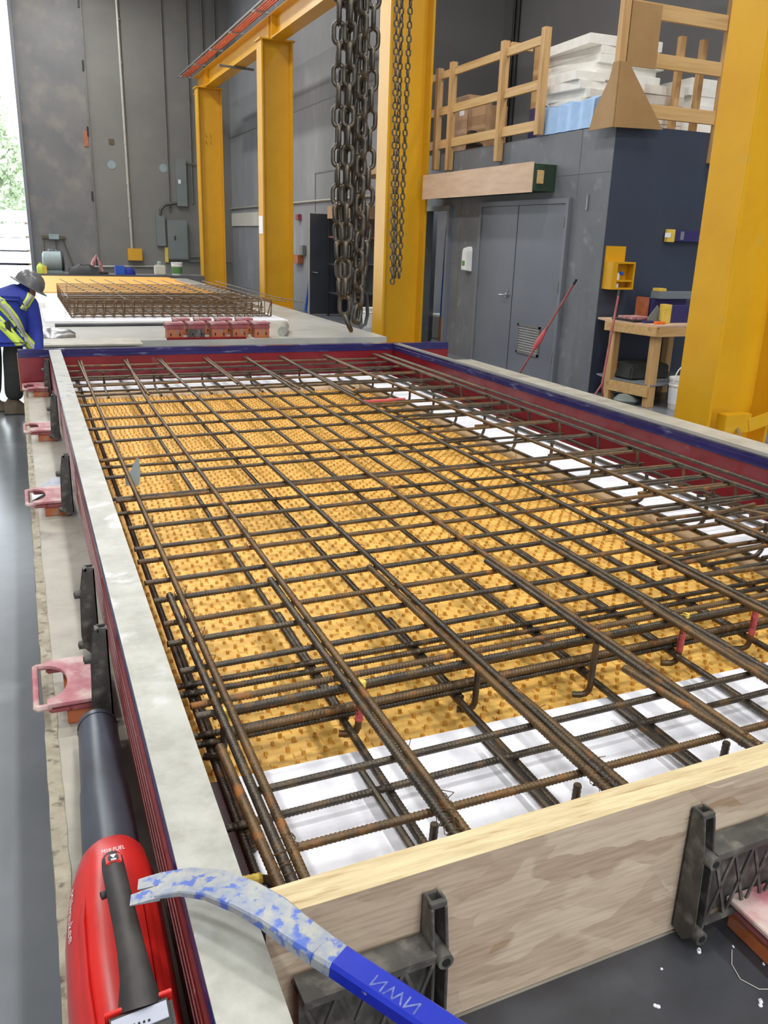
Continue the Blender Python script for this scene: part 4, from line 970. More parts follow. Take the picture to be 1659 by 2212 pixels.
mb.build('louvre_vent', MT['dconduit'], t); B(6.062, 6.0655, 9.18, 9.67, 0.30, 0.64).build('louvre_shade', MT['black'], t)  # black sheet added as painted shade between the slats
t = tag(thing('door_2', (6.1, 12.3, 0), None, None), kind='structure')
mb = MB(); mb.prism([(11.83, 0), (11.90, 0), (11.90, 2.10), (12.76, 2.10), (12.76, 0), (12.83, 0), (12.83, 2.17), (11.83, 2.17)], 'X', 6.04, 6.12)
mb.build('door_frame', MT['frame_g'], t)
MB().obox((6.39, 13.13, 1.05), (0.60, 0.80, 0), (-0.80, 0.60, 0), (0, 0, 1), 0.42, 0.02, 1.04).build('door_leaf', MT['door_d'], t)
for k, (x, y, x2, y2, lab) in enumerate([(6.55, 12.94, 6.74, 13.0, 'blue foil tube leaning left in the open storeroom doorway'), (6.62, 12.70, 6.78, 12.80, 'blue foil tube leaning right in the open storeroom doorway')]):
    tt = thing('foil_tube', (x, y, 0), lab, 'tube')
    p, q = Vector((x, y, 0.02)), Vector((x2 - 0.12, y2, 1.9))
    MB().cyl(p.lerp(q, 0.22), q, 0.025, 12).build('blue_sleeve', MT['blue_tube'], tt, smooth=True); MB().cyl(p, p.lerp(q, 0.22), 0.027, 12).build('orange_end', MT['orange_r'], tt, smooth=True)
tag(B(6.75, 7.1, 13.3, 13.9, 0, 0.42).build('storage_bin', MT['cream'], bevel=0.02), 'pale storage bin on the floor inside the open storeroom', 'bin')
t = tag(thing('door_3', (6.0, 18.4, 0), None, None), kind='structure')
B(6.0, 6.95, 18.38, 18.43, 0.01, 2.15).build('door_leaf', MT['door_d'], t)
MB().tube([(6.06, 18.38, 0.92), (6.06, 18.33, 0.92), (6.16, 18.32, 0.91)], 0.012, 8).build('lever_handle', MT['steel'], t, smooth=True)
B(5.985, 6.0, 18.375, 18.435, 0.01, 2.15).build('door_edge', MT['conduit'], t)
# things by the far right wall
t = thing('storage_shelf', (6.75, 17.2, 0), 'dark steel shelf unit behind the heavy chains', 'shelf')
for x in (6.30, 6.95):
    for y in (16.7, 18.0): B(x, x + 0.04, y, y + 0.04, 0, 2.3).build('upright', MT['black'], t)
for z_ in (0.5, 1.1, 1.66): B(6.3, 6.98, 16.7, 18.04, z_, z_ + 0.03).build('shelf_board', MT['redp' if z_ > 1.6 else 'black'], t)
B(6.28, 6.99, 16.7, 18.04, 2.05, 2.3).build('top_crate', MT['card'], t)
B(6.96, 6.985, 16.7, 18.04, 0, 2.3).build('back_panel', MT['wall_dark'], t)
def bucket(loc, r, h, label, band=None, bandmat=None, tilt_handle=True):
    t = thing('bucket', loc, label, 'bucket')
    x, y, z = loc
    MB().lathe(loc, [(r * .86, 0), (r * .88, 0.01), (r * 0.97, h * .72), (r * 1.03, h * .74), (r * 1.03, h * .78), (r * 0.98, h * .8), (r, h * 0.92), (r * 1.05, h * 0.93), (r * 1.05, h), (r * 0.97, h), (r * 0.95, h * 0.97)], 28).build('pail', MT['white'], t, smooth=True)
    if bandmat: MB().lathe((x, y, z), [(r * .9, h * .12), (r * .905, h * .12), (r * .97 + .002, h * .66), (r * .95, h * .66)], 28).build('label', bandmat, t, smooth=True)
    if tilt_handle:
        MB().tube([(x + r * 1.03 * math.cos(a), y - 0.02, z + h * 0.85 + r * 1.35 * math.sin(a)) for a in [PI * k / 12 for k in range(13)]], 0.007, 6).build('bail_handle', MT['white'], t, smooth=True)
    return t
bucket((6.33, 15.6, 0), 0.15, 0.38, 'white bucket on the floor between the chains and the yellow column', None, None, False)
tag(B(6.90, 7.0, 22.15, 22.4, 2.07, 2.22).build('alarm_strobe', MT['redp'], bevel=0.01), 'small red alarm strobe on the right wall by the charcoal door', 'alarm')
tag(B(6.85, 7.0, 22.0, 22.6, 0.98, 1.2).build('wall_shelf_box', MT['orange_r'], bevel=0.01), 'small orange wooden box fixed to the right wall below the strobe', 'box')
tag(B(6.90, 7.0, 21.75, 22.0, 1.2, 1.45).build('switch_box', MT['panel'], bevel=0.01), 'small grey switch box on the right wall above the orange box', 'switch')
tag(B(6.95, 6.999, 25.5, 29.9, 1.94, 2.34).build('perforated_board', MT['cream']), 'beige board on the right wall between the two far columns', 'board')
t = thing('wall_conduit', (6.95, 24, 2.5), 'long grey conduit running along the right wall at head height', 'conduit')
MB().cyl((6.96, 16.7, 2.52), (6.96, 30, 2.5), 0.028, 10).build('pipe', MT['conduit'], t, smooth=True)
tag(MB().tube([(6.2, 19.3, 0), (6.35, 19.4, 0.9)], 0.03, 10).build('blue_tube', MT['bluep'], smooth=True), 'blue tube leaning behind the second far column', 'tube')

# ------------------------------------------------ wall things near the mezzanine doors
t = thing('soap_dispenser', (6.04, 11.2, 1.25), 'white plastic dispenser with a green label on the grey wall', 'dispenser')
MB().rings([sect(11.2, 0, 0, 1, 1)] ) if False else None
mb = MB(); mb.rings([[(6.1, y_, z_) for y_, z_ in ((11.12, 1.25), (11.30, 1.25), (11.29, 1.55), (11.26, 1.6), (11.15, 1.6), (11.13, 1.55))], [(6.0, y_, z_) for y_, z_ in ((11.14, 1.27), (11.28, 1.27), (11.27, 1.52), (11.25, 1.57), (11.16, 1.57), (11.15, 1.52))]])
mb.build('shell', MT['white'], t, bevel=0.008); B(5.997, 6.0, 11.17, 11.25, 1.33, 1.40).build('label', MT['green'], t)
t = thing('hook', (6.08, 8.47, 2.12), 'small steel hook on the grey wall near the corner', 'hook')
B(6.085, 6.1, 8.46, 8.49, 2.05, 2.22).build('hook_plate', MT['steel'], t)
def broom(name, label, p, q):
    t = thing(name, q, label, 'broom'); p = Vector(p); q = Vector(q)
    MB().cyl(q, p, 0.013, 10).build('handle', MT['redp'], t, smooth=True)
    MB().cyl(p, p + (p - q).normalized() * 0.07, 0.016, 10).build('grip', MT['black'], t, smooth=True)
    return t
t = broom('push_broom', 'red-handled broom leaning on the grey wall beside the louvred door', (6.03, 8.50, 1.22), (5.62, 8.95, 0.03))
p = Vector((5.80, 8.76, 0.55)); MB().tube([p + (Vector((6.03, 8.5, 1.22)) - Vector((5.62, 8.95, .03))).normalized() * s for s in (-.15, -.1, 0, 0.1, 0.15)], [0.015, 0.028, 0.034, 0.026, 0.014], 10).build('pink_wrap', MT['tape'], t, smooth=True)
B(5.42, 5.82, 8.92, 8.98, 0.0, 0.05).build('broom_head', MT['redp'], t)
t = broom('squeegee', 'red-handled squeegee leaning on the left edge of the workbench', (6.085, 7.72, 1.145), (5.78, 7.44, 0.22))
mb = MB(); mb.tube([(5.78, 7.44, 0.23), (5.66, 7.44, 0.05)], 0.010, 8); mb.tube([(5.78, 7.44, 0.23), (5.82, 7.44, 0.05)], 0.010, 8); mb.tube([(5.62, 7.44, 0.05), (5.85, 7.44, 0.05)], 0.012, 8)
mb.build('fork_head', MT['redp'], t, smooth=True); B(5.60, 5.87, 7.42, 7.46, 0.0, 0.045).build('rubber_blade', MT['black'], t)
t = thing('wall_cabinet', (6.25, 8.04, 1.2), 'small open yellow box shelf on the navy wall near the corner', 'shelf')
B(6.13, 6.40, 8.08, 8.10, 1.20, 1.665).build('back_plate', MT['yellow'], t)
mb = MB(); mb.box(6.13, 6.15, 7.94, 8.079, 1.20, 1.50); mb.box(6.43, 6.45, 7.94, 8.079, 1.20, 1.50); mb.box(6.151, 6.429, 7.94, 8.079, 1.20, 1.22); mb.box(6.151, 6.429, 7.94, 8.079, 1.48, 1.50); mb.box(6.151, 6.429, 8.06, 8.079, 1.221, 1.479); mb.box(6.13, 6.20, 7.928, 7.939, 1.20, 1.50)
mb.build('box_frame', MT['yellow'], t); B(6.15, 6.43, 7.95, 8.06, 1.285, 1.305).build('shelf_board', MT['yellow'], t)
t = thing('spray_can', (6.24, 8.0, 1.305), 'small bottle with a blue cap in the top of the yellow box shelf', 'bottle')
MB().lathe((6.26, 8.0, 1.305), [(.025, 0), (.025, .06), (.012, .075)], 14).build('bottle_body', MT['white'], t, smooth=True); MB().lathe((6.30, 7.985, 1.355), [(.02, 0), (.026, .02), (.02, .04)], 14).build('blue_cap', MT['bluep'], t, smooth=True)
tag(MB().lathe((6.26, 8.0, 1.22), [(.024, 0), (.024, .04), (.01, .055)], 14).build('small_bottle', MT['white'], smooth=True), 'small white bottle in the bottom of the yellow box shelf', 'bottle')
t = thing('spirit_level', (7.2, 8.05, 1.75), 'long spirit level with yellow end cap hung on the navy wall', 'level')
B(6.97, 7.9, 8.04, 8.08, 1.74, 1.86).build('level_body', MT['navy_tool'], t, bevel=.004); B(6.93, 7.04, 8.035, 8.085, 1.73, 1.87).build('end_cap', MT['yel_tool'], t, bevel=.004)
B(7.12, 7.17, 8.035, 8.04, 1.76, 1.85).build('sticker', MT['ledge'], t); B(6.89, 6.97, 8.03, 8.035, 1.78, 1.83).build('paper_tag', MT['paper'], t)

# ------------------------------------------------ workbench
t = thing('workbench', (6.2, 7.3, 0), 'rough wooden workbench with a lower shelf against the navy wall', 'workbench')
ftop = [(6.04, 7.84), (6.16, 7.09), (7.30, 7.20), (7.20, 8.06), (6.10, 8.06)]
MB().prism(ftop, 'Z', 0.865, 0.885).build('bench_top', MT['ply'], t)
mb = MB(); mb.bar((6.05, 7.84, 0.815), (6.165, 7.11, 0.815), 0.038, 0.10); mb.build('apron', MT['lumx'], t, bevel=0.003)
mb = MB(); mb.bar((6.17, 7.11, 0.815), (7.30, 7.22, 0.815), 0.038, 0.10); mb.build('apron', MT['lumx'], t, bevel=0.003)
for (x, y) in ((6.225, 7.19), (6.115, 7.74), (7.2, 7.30), (7.1, 7.98)):
    MB().obox((x, y, 0.4325), (1, 0.1, 0), (-0.1, 1, 0), (0, 0, 1), 0.045, 0.045, 0.4325).build('leg', MT['lumz'], t, bevel=0.004)
MB().prism([(6.07, 7.8), (6.19, 7.13), (7.25, 7.3), (7.15, 8.0), (6.12, 8.0)], 'Z', 0.235, 0.25).build('lower_shelf', MT['ledge'], t)
mb = MB(); mb.bar((6.085, 7.74, 0.17), (6.185, 7.16, 0.17), 0.038, 0.12); mb.build('shelf_rail', MT['lumx'], t, bevel=0.003)
for lab, nm, a, mt, cat in [('yellow block standing on the workbench front corner', 'yellow_block', (6.38, 6.46, 7.28, 7.34, 0.885, 1.06), 'yel_tool', 'block'),
                       ('orange plastic piece on the workbench front edge', 'orange_clip', (6.22, 6.34, 7.20, 7.26, 0.885, 0.915), 'orangep', 'clip'),
                       ('flat pink board on the workbench', 'pink_board', (6.14, 6.40, 7.50, 7.76, 0.905, 0.935), 'pink', 'board'),
                       ('purple-blue tool lying on the workbench beside the pink board', 'hand_tool', (6.17, 6.30, 7.33, 7.40, 0.885, 0.91), 'navy_tool', 'tool'),
                       ('dark tray under the pink board on the workbench', 'tool_tray', (6.10, 6.48, 7.42, 7.82, 0.885, 0.904), 'black', 'tray'),
                       ('navy case at the back of the workbench', 'tool_case', (6.52, 7.0, 7.66, 7.92, 0.885, 1.12), 'navy_tool', 'case'),
                       ('rust red piece of wood leaning beside the navy case', 'red_wood_piece', (6.48, 6.51, 7.70, 7.90, 0.886, 1.13), 'orange_r', 'wood'),
                       ('grey metal box lying on top of the navy case', 'long_box', (6.55, 7.15, 7.60, 7.75, 1.121, 1.20), 'ledge', 'box')]:
    tag(B(*a).build(nm, MT[mt], bevel=0.006), lab, cat)
t = thing('spirit_level', (6.8, 7.4, 0.885), 'navy level with yellow end on the workbench behind the column', 'level')
B(6.52, 7.1, 7.36, 7.46, 0.886, 1.07).build('level_body', MT['navy_tool'], t, bevel=.004); B(6.46, 6.53, 7.35, 7.47, 0.886, 1.08).build('end_cap', MT['yel_tool'], t, bevel=.004)
tag(MB().prism([(6.26, 0.886), (6.42, 0.886), (6.42, 1.02), (6.38, 1.07), (6.28, 0.95)], 'Y', 7.41, 7.418).build('trowel_blade', MT['panel']), 'grey triangular trowel blade leaning on the workbench', 'trowel')
tag(B(6.56, 6.66, 7.62, 7.74, 1.201, 1.235).build('sanding_block', MT['yel_tool'], bevel=.004), 'yellow block lying on the end of the grey box on the workbench', 'block')
mb = MB(); mb.rings([[(6.16, 7.45, 0.252), (6.12, 7.8, 0.252), (6.18, 7.8, 0.42), (6.21, 7.5, 0.40)], [(6.7, 7.45, 0.252), (6.7, 7.85, 0.252), (6.7, 7.85, 0.43), (6.7, 7.45, 0.42)]])
tag(mb.build('canvas_bag', MT['pants'], bevel=0.02), 'dull grey canvas bag on the lower shelf of the workbench', 'bag')
tag(B(6.30, 6.55, 7.27, 7.37, 0.25, 0.275).build('metal_plate', MT['ledge']), 'flat grey plate on the lower shelf of the workbench', 'plate')
mb = MB(); mb.lathe((6.15, 7.45, 0), [(.12, 0), (.15, .04), (.1, .09), (.03, .11)], 12)
tag(mb.build('plastic_bag', MT['panel'], smooth=True), 'crumpled grey plastic bag on the floor under the workbench', 'bag')
bk = bucket((6.52, 7.02, 0), 0.14, 0.34, 'white bucket with a printed label beside the workbench leg', None, None)
MB().lathe((6.52, 7.02, 0), [(.1275, .06), (.1295, .06), (.1375, .22), (.1355, .22)], 28).build('label', MT['paper'], bk, smooth=True)
for k in range(5):
    text_part('label_print', ['CONSTRUCTION', 'EXPANDING', 'SOLIDS AND', 'FILLER', 'GROUT'][k], 0.014 if k == 0 else 0.010, MT['txtd'], frame_mw((6.455, 6.893, 0.20 - 0.028 * k), (0.88, -0.47, 0), (0.04, 0.02, 1)), bk)
tag(MB().tube([(6.50, 7.0, 0.30), (6.46, 6.98, 0.37), (6.52, 6.97, 0.41), (6.57, 7.0, 0.36), (6.53, 7.03, 0.31)], 0.022, 8).build('rag', MT['blackp'], smooth=True), 'grey rag stuffed in the white bucket by the workbench', 'rag')

# ================================================================== FAR WALL FITTINGS
t = thing('wall_conduit', (3.57, 29.9, 1.1), 'white vertical conduit running down the far wall to the yellow box', 'conduit')
MB().tube([(3.56, 29.93, 9.4), (3.60, 29.93, 1.12)], 0.045, 10).build('pipe', MT['conduit'], t, smooth=True)
mb = MB()
for z_ in (2.1, 3.1, 4.3, 5.1, 6.6, 7.8): mb.cyl((3.58, 29.93, z_), (3.58, 29.93, z_ + 0.05), 0.055, 10)
mb.build('coupling', MT['conduit'], t)
tag(B(3.44, 3.90, 29.75, 29.99, 0.74, 1.12).build('yellow_box', MT['yellow'], bevel=0.01), 'yellow box at the foot of the white conduit on the far wall', 'box')
for x, zb, lab in ((4.89, 2.3, 'grey conduit on the far wall above the panels'), (5.66, 2.6, 'dark conduit on the far wall behind the upper grey box'), (6.55, 0.3, 'dark conduit near the right corner of the far wall'), (6.15, 2.6, 'grey conduit between two others near the far corner')):
    tag(MB().cyl((x, 29.95, zb), (x, 29.95, 9.4), 0.028, 8).build('wall_conduit', MT['dconduit'], smooth=True), lab, 'conduit')
def ebox(x0, x1, z0, z1, d, lab, door=True):
    t = thing('electrical_panel', ((x0 + x1) / 2, 29.9, z0), lab, 'electrical panel')
    B(x0, x1, 30 - d, 29.995, z0, z1).build('cabinet', MT['panel'], t, bevel=0.01)
    if door: B(x0 + 0.04, x1 - 0.04, 30 - d - 0.012, 30 - d, z0 + 0.04, z1 - 0.04).build('panel_door', MT['panel'], t, bevel=0.004)
    return t
t = ebox(4.76, 5.42, 0.80, 2.06, 0.22, 'large grey breaker panel with a door on the far wall')
B(4.97, 5.01, 29.75, 29.77, 1.42, 1.56).build('latch', MT['black'], t)
t = ebox(5.12, 5.46, 2.50, 3.95, 0.20, 'tall upper grey electrical box on the far wall', False); B(5.18, 5.26, 29.79, 29.80, 3.2, 3.32).build('sticker', MT['paper'], t)
ebox(4.41, 4.70, 1.22, 2.20, 0.15, 'narrow grey electrical box left of the breaker panel', False)
tag(MB().tube([(4.55, 29.85, 2.2), (4.57, 29.85, 2.36), (4.72, 29.85, 2.52), (5.0, 29.85, 2.58), (5.2, 29.85, 2.6)], 0.05, 8).build('curved_duct', MT['blackp'], smooth=True), 'curved black cable duct above the breaker panel', 'duct')
tag(B(4.66, 4.77, 29.9, 29.99, 0.70, 1.18).build('outlet_strip', MT['yel_tool'], bevel=0.005), 'yellow triple outlet strip beside the breaker panel', 'outlet')
mb = MB(); mb.tube([(5.5, 29.9, 0.9), (5.9, 29.9, 0.9), (6.0, 29.9, 1.0), (6.0, 29.9, 3.8), (5.5, 29.9, 3.85)], 0.03, 8); mb.tube([(5.4, 29.9, 0.75), (6.9, 29.9, 0.75)], 0.03, 8)
tag(mb.build('pipe_run', MT['dconduit'], smooth=True), 'grey pipe run right of the breaker panel', 'pipe')
tag(B(2.34, 2.46, 29.93, 29.96, 4.15, 4.62).build('door_tag', MT['orange_r']), 'orange plate on the scuffed door panel of the far wall', 'plate')
tag(B(3.08, 3.24, 29.97, 30, 4.27, 4.43).build('wall_patch', MT['boot']), 'small brown square patch on the far wall', 'patch')
for x, lab in ((3.13, 'round blue-grey patch left of the two on the far wall'), (4.75, 'round blue-grey patch beside the grey conduit')):
    tag(MB().cyl((x, 29.99, 3.66), (x, 30.0, 3.66), 0.13, 24).build('wall_patch', MT['scrub']), lab, 'patch')
mb = MB()
for z_ in (0.55, 2.55, 4.45, 6.3, 8.0): mb.box(2.44, 2.50, 29.92, 29.965, z_, z_ + 0.28)
tag(mb.build('joint_notch', MT['black']), kind='structure')  # black blocks standing in for shaded notches along the panel joint
tag(MB().cyl((2.1, 29.95, 0.52), (4.3, 29.95, 0.56), 0.03, 8).build('low_pipe', MT['conduit'], smooth=True), 'low horizontal pipe along the foot of the far wall', 'pipe')
t = thing('wall_tool_rack', (1.2, 29.9, 1.35), 'rack with brooms and hoses on the far wall by the doorway', 'rack')
B(0.85, 1.55, 29.85, 29.97, 1.36, 1.44).build('rack_bar', MT['boot'], t); B(1.05, 1.35, 29.8, 29.86, 1.34, 1.5).build('gauge_box', MT['scrub'], t)
for x, x2 in ((0.9, 0.88), (1.25, 1.27), (1.45, 1.85)): MB().cyl((x, 29.9, 1.4), (x2, 29.85, 0.1), 0.016, 8).build('broom_handle', MT['boot'], t)
# things standing on a low shelf/bench beyond the far table
tag(B(0.45, 5.1, 25.6, 26.6, 0.0, 0.47).build('low_bench', MT['wall_dark'], bevel=0.01), 'low dark bench standing beyond the end of the far casting table', 'bench')
BZ = 0.472
t = thing('air_scrubber', (1.0, 26.1, BZ), 'blue-grey round air blower on the low bench by the doorway', 'blower')
MB().tube([(0.70, 26.1, BZ + .32), (0.74, 26.1, BZ + .32), (1.18, 26.1, BZ + .32), (1.22, 26.1, BZ + .32)], [0.20, 0.26, 0.27, 0.22], 24).build('drum', MT['scrub'], t, smooth=True)
MB().tube([(1.2, 26.1, BZ + .32), (1.26, 26.1, BZ + .32)], [0.27, 0.26], 24).build('guard_ring', MT['black'], t, smooth=True)
B(0.72, 1.2, 25.95, 26.25, BZ, BZ + .08).build('foot', MT['scrub'], t); MB().tube([(0.88, 26.1, BZ + .57), (0.88, 26.1, BZ + .63), (1.08, 26.1, BZ + .63), (1.08, 26.1, BZ + .57)], 0.02, 8).build('carry_handle', MT['scrub'], t, smooth=True)
t = thing('spray_bottle', (0.62, 25.8, BZ), 'yellow-green spray bottle at the left end of the low bench', 'bottle')
MB().lathe((0.62, 25.8, BZ), [(.09, 0), (.1, .12), (.09, .2), (.04, .25), (.04, .28)], 16).build('bottle_body', MT['lime'], t, smooth=True); B(0.68, 0.78, 25.7, 25.85, BZ, BZ + .2).build('yellow_carton', MT['yel_tool'], t)
mb = MB(); rr = random.Random(9)
secs = []
for i in range(9):
    x = 1.35 + 0.1 * i; h = 0.10 + 0.17 * math.sin(PI * (i + 0.6) / 9.5) + rr.uniform(-.02, .03); secs.append([(x, 25.85 + 0.25 * math.cos(a), BZ + max(0, h * math.sin(a)) + 0.0) for a in [PI * k / 7 for k in range(8)]])
tag(mb.rings(secs).build('tool_bag', MT['black'], smooth=True), 'black and silver bag slumped on the low bench', 'bag')
tag(MB().tube([(1.95, 25.9, BZ + .1), (2.05, 25.9, BZ + .35), (2.12, 25.9, BZ + .50), (2.2, 25.9, BZ + .3), (2.28, 25.9, BZ + .02)], [0.05, 0.06, 0.035, 0.05, 0.04], 8).build('rolled_rag', MT['pink'], smooth=True), 'pinkish rag draped over the black bag on the low bench', 'rag')
tag(B(2.60, 2.86, 25.7, 25.95, BZ, BZ + .24).build('blue_bin', MT['bluep'], bevel=.01), 'bright blue plastic bin on the low bench', 'bin')
mb = MB().lathe((3.0, 25.8, BZ), [(.16, 0), (.15, .10), (.08, .18), (.02, .2)], 14)
tag(mb.build('navy_cap', MT['hose'], smooth=True), 'navy cloth bundle beside the blue bin', 'cloth')
tag(B(1.9, 2.4, 25.65, 26.1, BZ, BZ + .06).build('dark_tray', MT['black'], bevel=.01), 'flat dark tray on the low bench in front of the bag', 'tray')
t = thing('white_jug', (3.85, 25.8, BZ), 'cream plastic jug on the low bench left of the green bucket', 'jug')
B(3.70, 4.0, 25.65, 25.95, BZ, BZ + .28).build('jug_body', MT['cream'], t, bevel=.03); MB().lathe((3.85, 25.8, BZ + .28), [(.07, 0), (.07, .08), (.05, .1)], 14).build('jug_cap', MT['scrub'], t, smooth=True)
bucket((4.35, 25.85, BZ), 0.16, 0.36, 'white bucket with a green label on the low bench', None, MT['green'], False)

# ================================================================== ON THE FAR TABLE
FT = T
t = thing('foam_board', (2.3, 23, FT), 'orange foam sheet covering the far end of the far casting table', 'foam board')
B(0.42, 3.92, 18.3, 24.8, FT, FT + 0.03).build('orange_sheet', MT['orange_f'], t)
tag(B(0.30, 3.75, 12.55, 18.25, FT, FT + 0.012).build('plastic_sheet', MT['foam']), 'pale plastic sheet under the second rebar cage', 'sheet')
cg = thing('rebar_cage', (2.1, 15.3, FT + 0.012), 'second box-shaped rebar cage standing on the far casting table', 'rebar cage')
GZ0, GZ1 = FT + 0.03, FT + 0.27
def rod(nm, pts, r=0.009): return MB().tube(pts, r, 6).build(nm, RB, cg, smooth=False)
for k in range(21):
    x = 0.68 + 0.145 * k; dx = R.uniform(-.05, .05)
    rod('longitudinal_bar', [(x, 13.0, GZ0), (x + 0.02, 16.9, GZ0)])
    if k % 5 == 0: rod('longitudinal_bar', [(x + dx, 13.1, GZ1), (x - dx + .1, 16.9, GZ1 - 0.02)], 0.008)
for k in range(11):
    y = 13.0 + 0.39 * k
    rod('stirrup', [(0.66, y, GZ0), (0.66, y, GZ1), (3.62, y + .02, GZ1), (3.62, y + .02, GZ0), (0.66, y, GZ0)], 0.009)
for k in range(26):
    y = 13.1 + 0.09 * k; rod('cross_bar', [(0.7, y, GZ0 + 0.04 + 0.08 * (k % 3)), (3.55, y + .02, GZ0 + 0.04 + 0.08 * (k % 3))], 0.009)
for k in range(22):
    x = 0.70 + 0.138 * k; s = R.uniform(-.03, .03)
    rod('end_hoop', [(x, 13.0, GZ0 - .01), (x + s, 12.98, GZ0 + 0.20), (x + s + .08, 13.3, GZ0 + 0.21), (x + .04, 13.3, GZ0 - .01)], 0.009)
for k in range(12):
    x = 0.72 + 0.26 * k
    rod('bent_link', [(x, 16.9, GZ1 + 0.08), (x + 0.15, 15.6, GZ1 + .04), (x + 0.42, 14.2, GZ1 - 0.03), (x + 0.62, 13.3, GZ0 + 0.2)], 0.008)
tag(MB().cyl((0.40, 11.95, FT + .022), (1.95, 11.98, FT + .022), 0.022, 10).build('steel_pipe', MT['black_steel'], smooth=True), 'long dark steel pipe lying across the far table', 'pipe')
# row of magnets
mg = 'red-capped magnets in a row on the far table'
pos = ['leftmost', 'second from left', 'middle', 'second from right', 'rightmost']
for k in range(5):
    magnet('magnet', pos[k] + (' grey-fronted' if k == 1 else '') + ' magnet in the front row on the far table', 1.70 + 0.268 * k, 10.52 + 0.03 * (k % 2), FT, -PI / 2, mg, W=0.215, Ln=0.22, base='blackp' if k == 1 else 'orange_r', handle=False).scale = (1, 1, 2.6)
for k in range(4):
    magnet('magnet', 'magnet in the back row on the far table, ' + ['left end', 'second along', 'third along', 'right end'][k], 1.86 + 0.27 * k, 10.95, FT, -PI / 2, mg, W=0.20, Ln=0.22, handle=False).scale = (1, 1, 2.7)
tag(MB().cyl((3.08, 10.55, FT + .062), (3.30, 11.2, FT + .062), 0.062, 20).build('cement_roll', MT['cap'], smooth=True), 'cement-covered cylinder lying right of the magnet row', 'roll')
tag(B(1.58, 2.55, 10.325, 10.42, T, T + 0.022).build('red_steel_bar', MT['red']), 'red steel bar in front of the magnets at the table end', 'bar')
tag(B(0.12, 1.25, 9.85, 10.45, T + 0.0005, T + 0.02).build('pale_plank', MT['deck'], bevel=.003), 'pale plank bridging towards the far table by the worker', 'plank')
tag(B(0.25, 0.36, 14.7, 16.6, FT, FT + .10).build('white_batten', MT['foam_c'], bevel=.004), 'white batten lying on the far table left of the cage', 'batten')
mb = MB(); secs = []
for i, (x, h, w_) in enumerate([(0.16, .06, .08), (0.24, .11, .11), (0.34, .12, .12), (0.42, .09, .09), (0.50, .10, .07), (0.58, .05, .04)]):
    secs.append([(x, 10.75 + w_ * math.cos(a), FT + 0.002 + h * max(0, math.sin(a))) for a in [PI * k / 8 for k in range(9)]])
tag(mb.rings(secs).build('tape_wrapped_tool', MT['steel'], smooth=True), 'shiny silver wrapped bundle on the far table beside the worker', 'bundle')

# ================================================================== WORKER
def skin(name, vs, es, rs, mat_, parent, root=0, sub=2):
    me = bpy.data.meshes.new(name); off = Vector(parent.location)
    me.from_pydata([tuple(Vector(v) - off) for v in vs], es, [])
    o = bpy.data.objects.new(name, me); COL.objects.link(o)
    md = o.modifiers.new('s', 'SKIN'); md.use_smooth_shade = True
    sv = me.skin_vertices[0].data
    for i, r in enumerate(rs):
        sv[i].radius = r if isinstance(r, tuple) else (r, r); sv[i].use_root = (i == root)
    sb = o.modifiers.new('u', 'SUBSURF'); sb.levels = sub; sb.render_levels = sub
    dg = bpy.context.evaluated_depsgraph_get(); dg.update(); m2 = bpy.data.meshes.new_from_object(o.evaluated_get(dg))
    bpy.data.objects.remove(o); m2.materials.clear(); m2.materials.append(mat_)
    m2.polygons.foreach_set('use_smooth', [True] * len(m2.polygons))
    o = bpy.data.objects.new(name, m2); COL.objects.link(o); o.parent = parent; return o
wk = thing('person', (-0.25, 8.45, 0), 'person in a blue hooded jacket with hi-vis stripes and hard hat bending over the table', 'person')
pel = Vector((-0.17, 8.36, 0.78)); hipR, hipL = Vector((-0.09, 8.34, 0.74)), Vector((-0.27, 8.40, 0.74))
sp1 = Vector((-0.12, 8.45, 0.90)); ch = Vector((-0.05, 8.58, 0.985)); nk = Vector((0.045, 8.66, 1.055)); hd = Vector((0.095, 8.66, 1.11)); hd2 = Vector((0.15, 8.65, 1.11))
shR, shL = Vector((0.075, 8.50, 0.965)), Vector((-0.13, 8.76, 1.0))
elR, wrR = Vector((0.105, 8.46, 0.735)), Vector((0.105, 8.20, 0.53)); elL, wrL = Vector((-0.02, 8.80, 0.76)), Vector((0.12, 8.50, 0.60))
knR, anR = Vector((-0.10, 8.36, 0.42)), Vector((-0.13, 8.38, 0.10)); knL, anL = Vector((-0.29, 8.50, 0.42)), Vector((-0.32, 8.55, 0.10))
bv = [pel, sp1, ch, nk, hd, hd2, shR, elR, wrR, shL, elL, wrL, hipR, knR, anR, hipL, knL, anL]
be = [(0, 1), (1, 2), (2, 3), (3, 4), (4, 5), (2, 6), (6, 7), (7, 8), (2, 9), (9, 10), (10, 11), (0, 12), (12, 13), (13, 14), (0, 15), (15, 16), (16, 17)]
br = [.12, .12, .13, .055, .085, .07, .06, .045, .03, .06, .045, .03, .085, .058, .038, .085, .058, .038]
skin('body', bv, be, br, MT['skin'], wk)
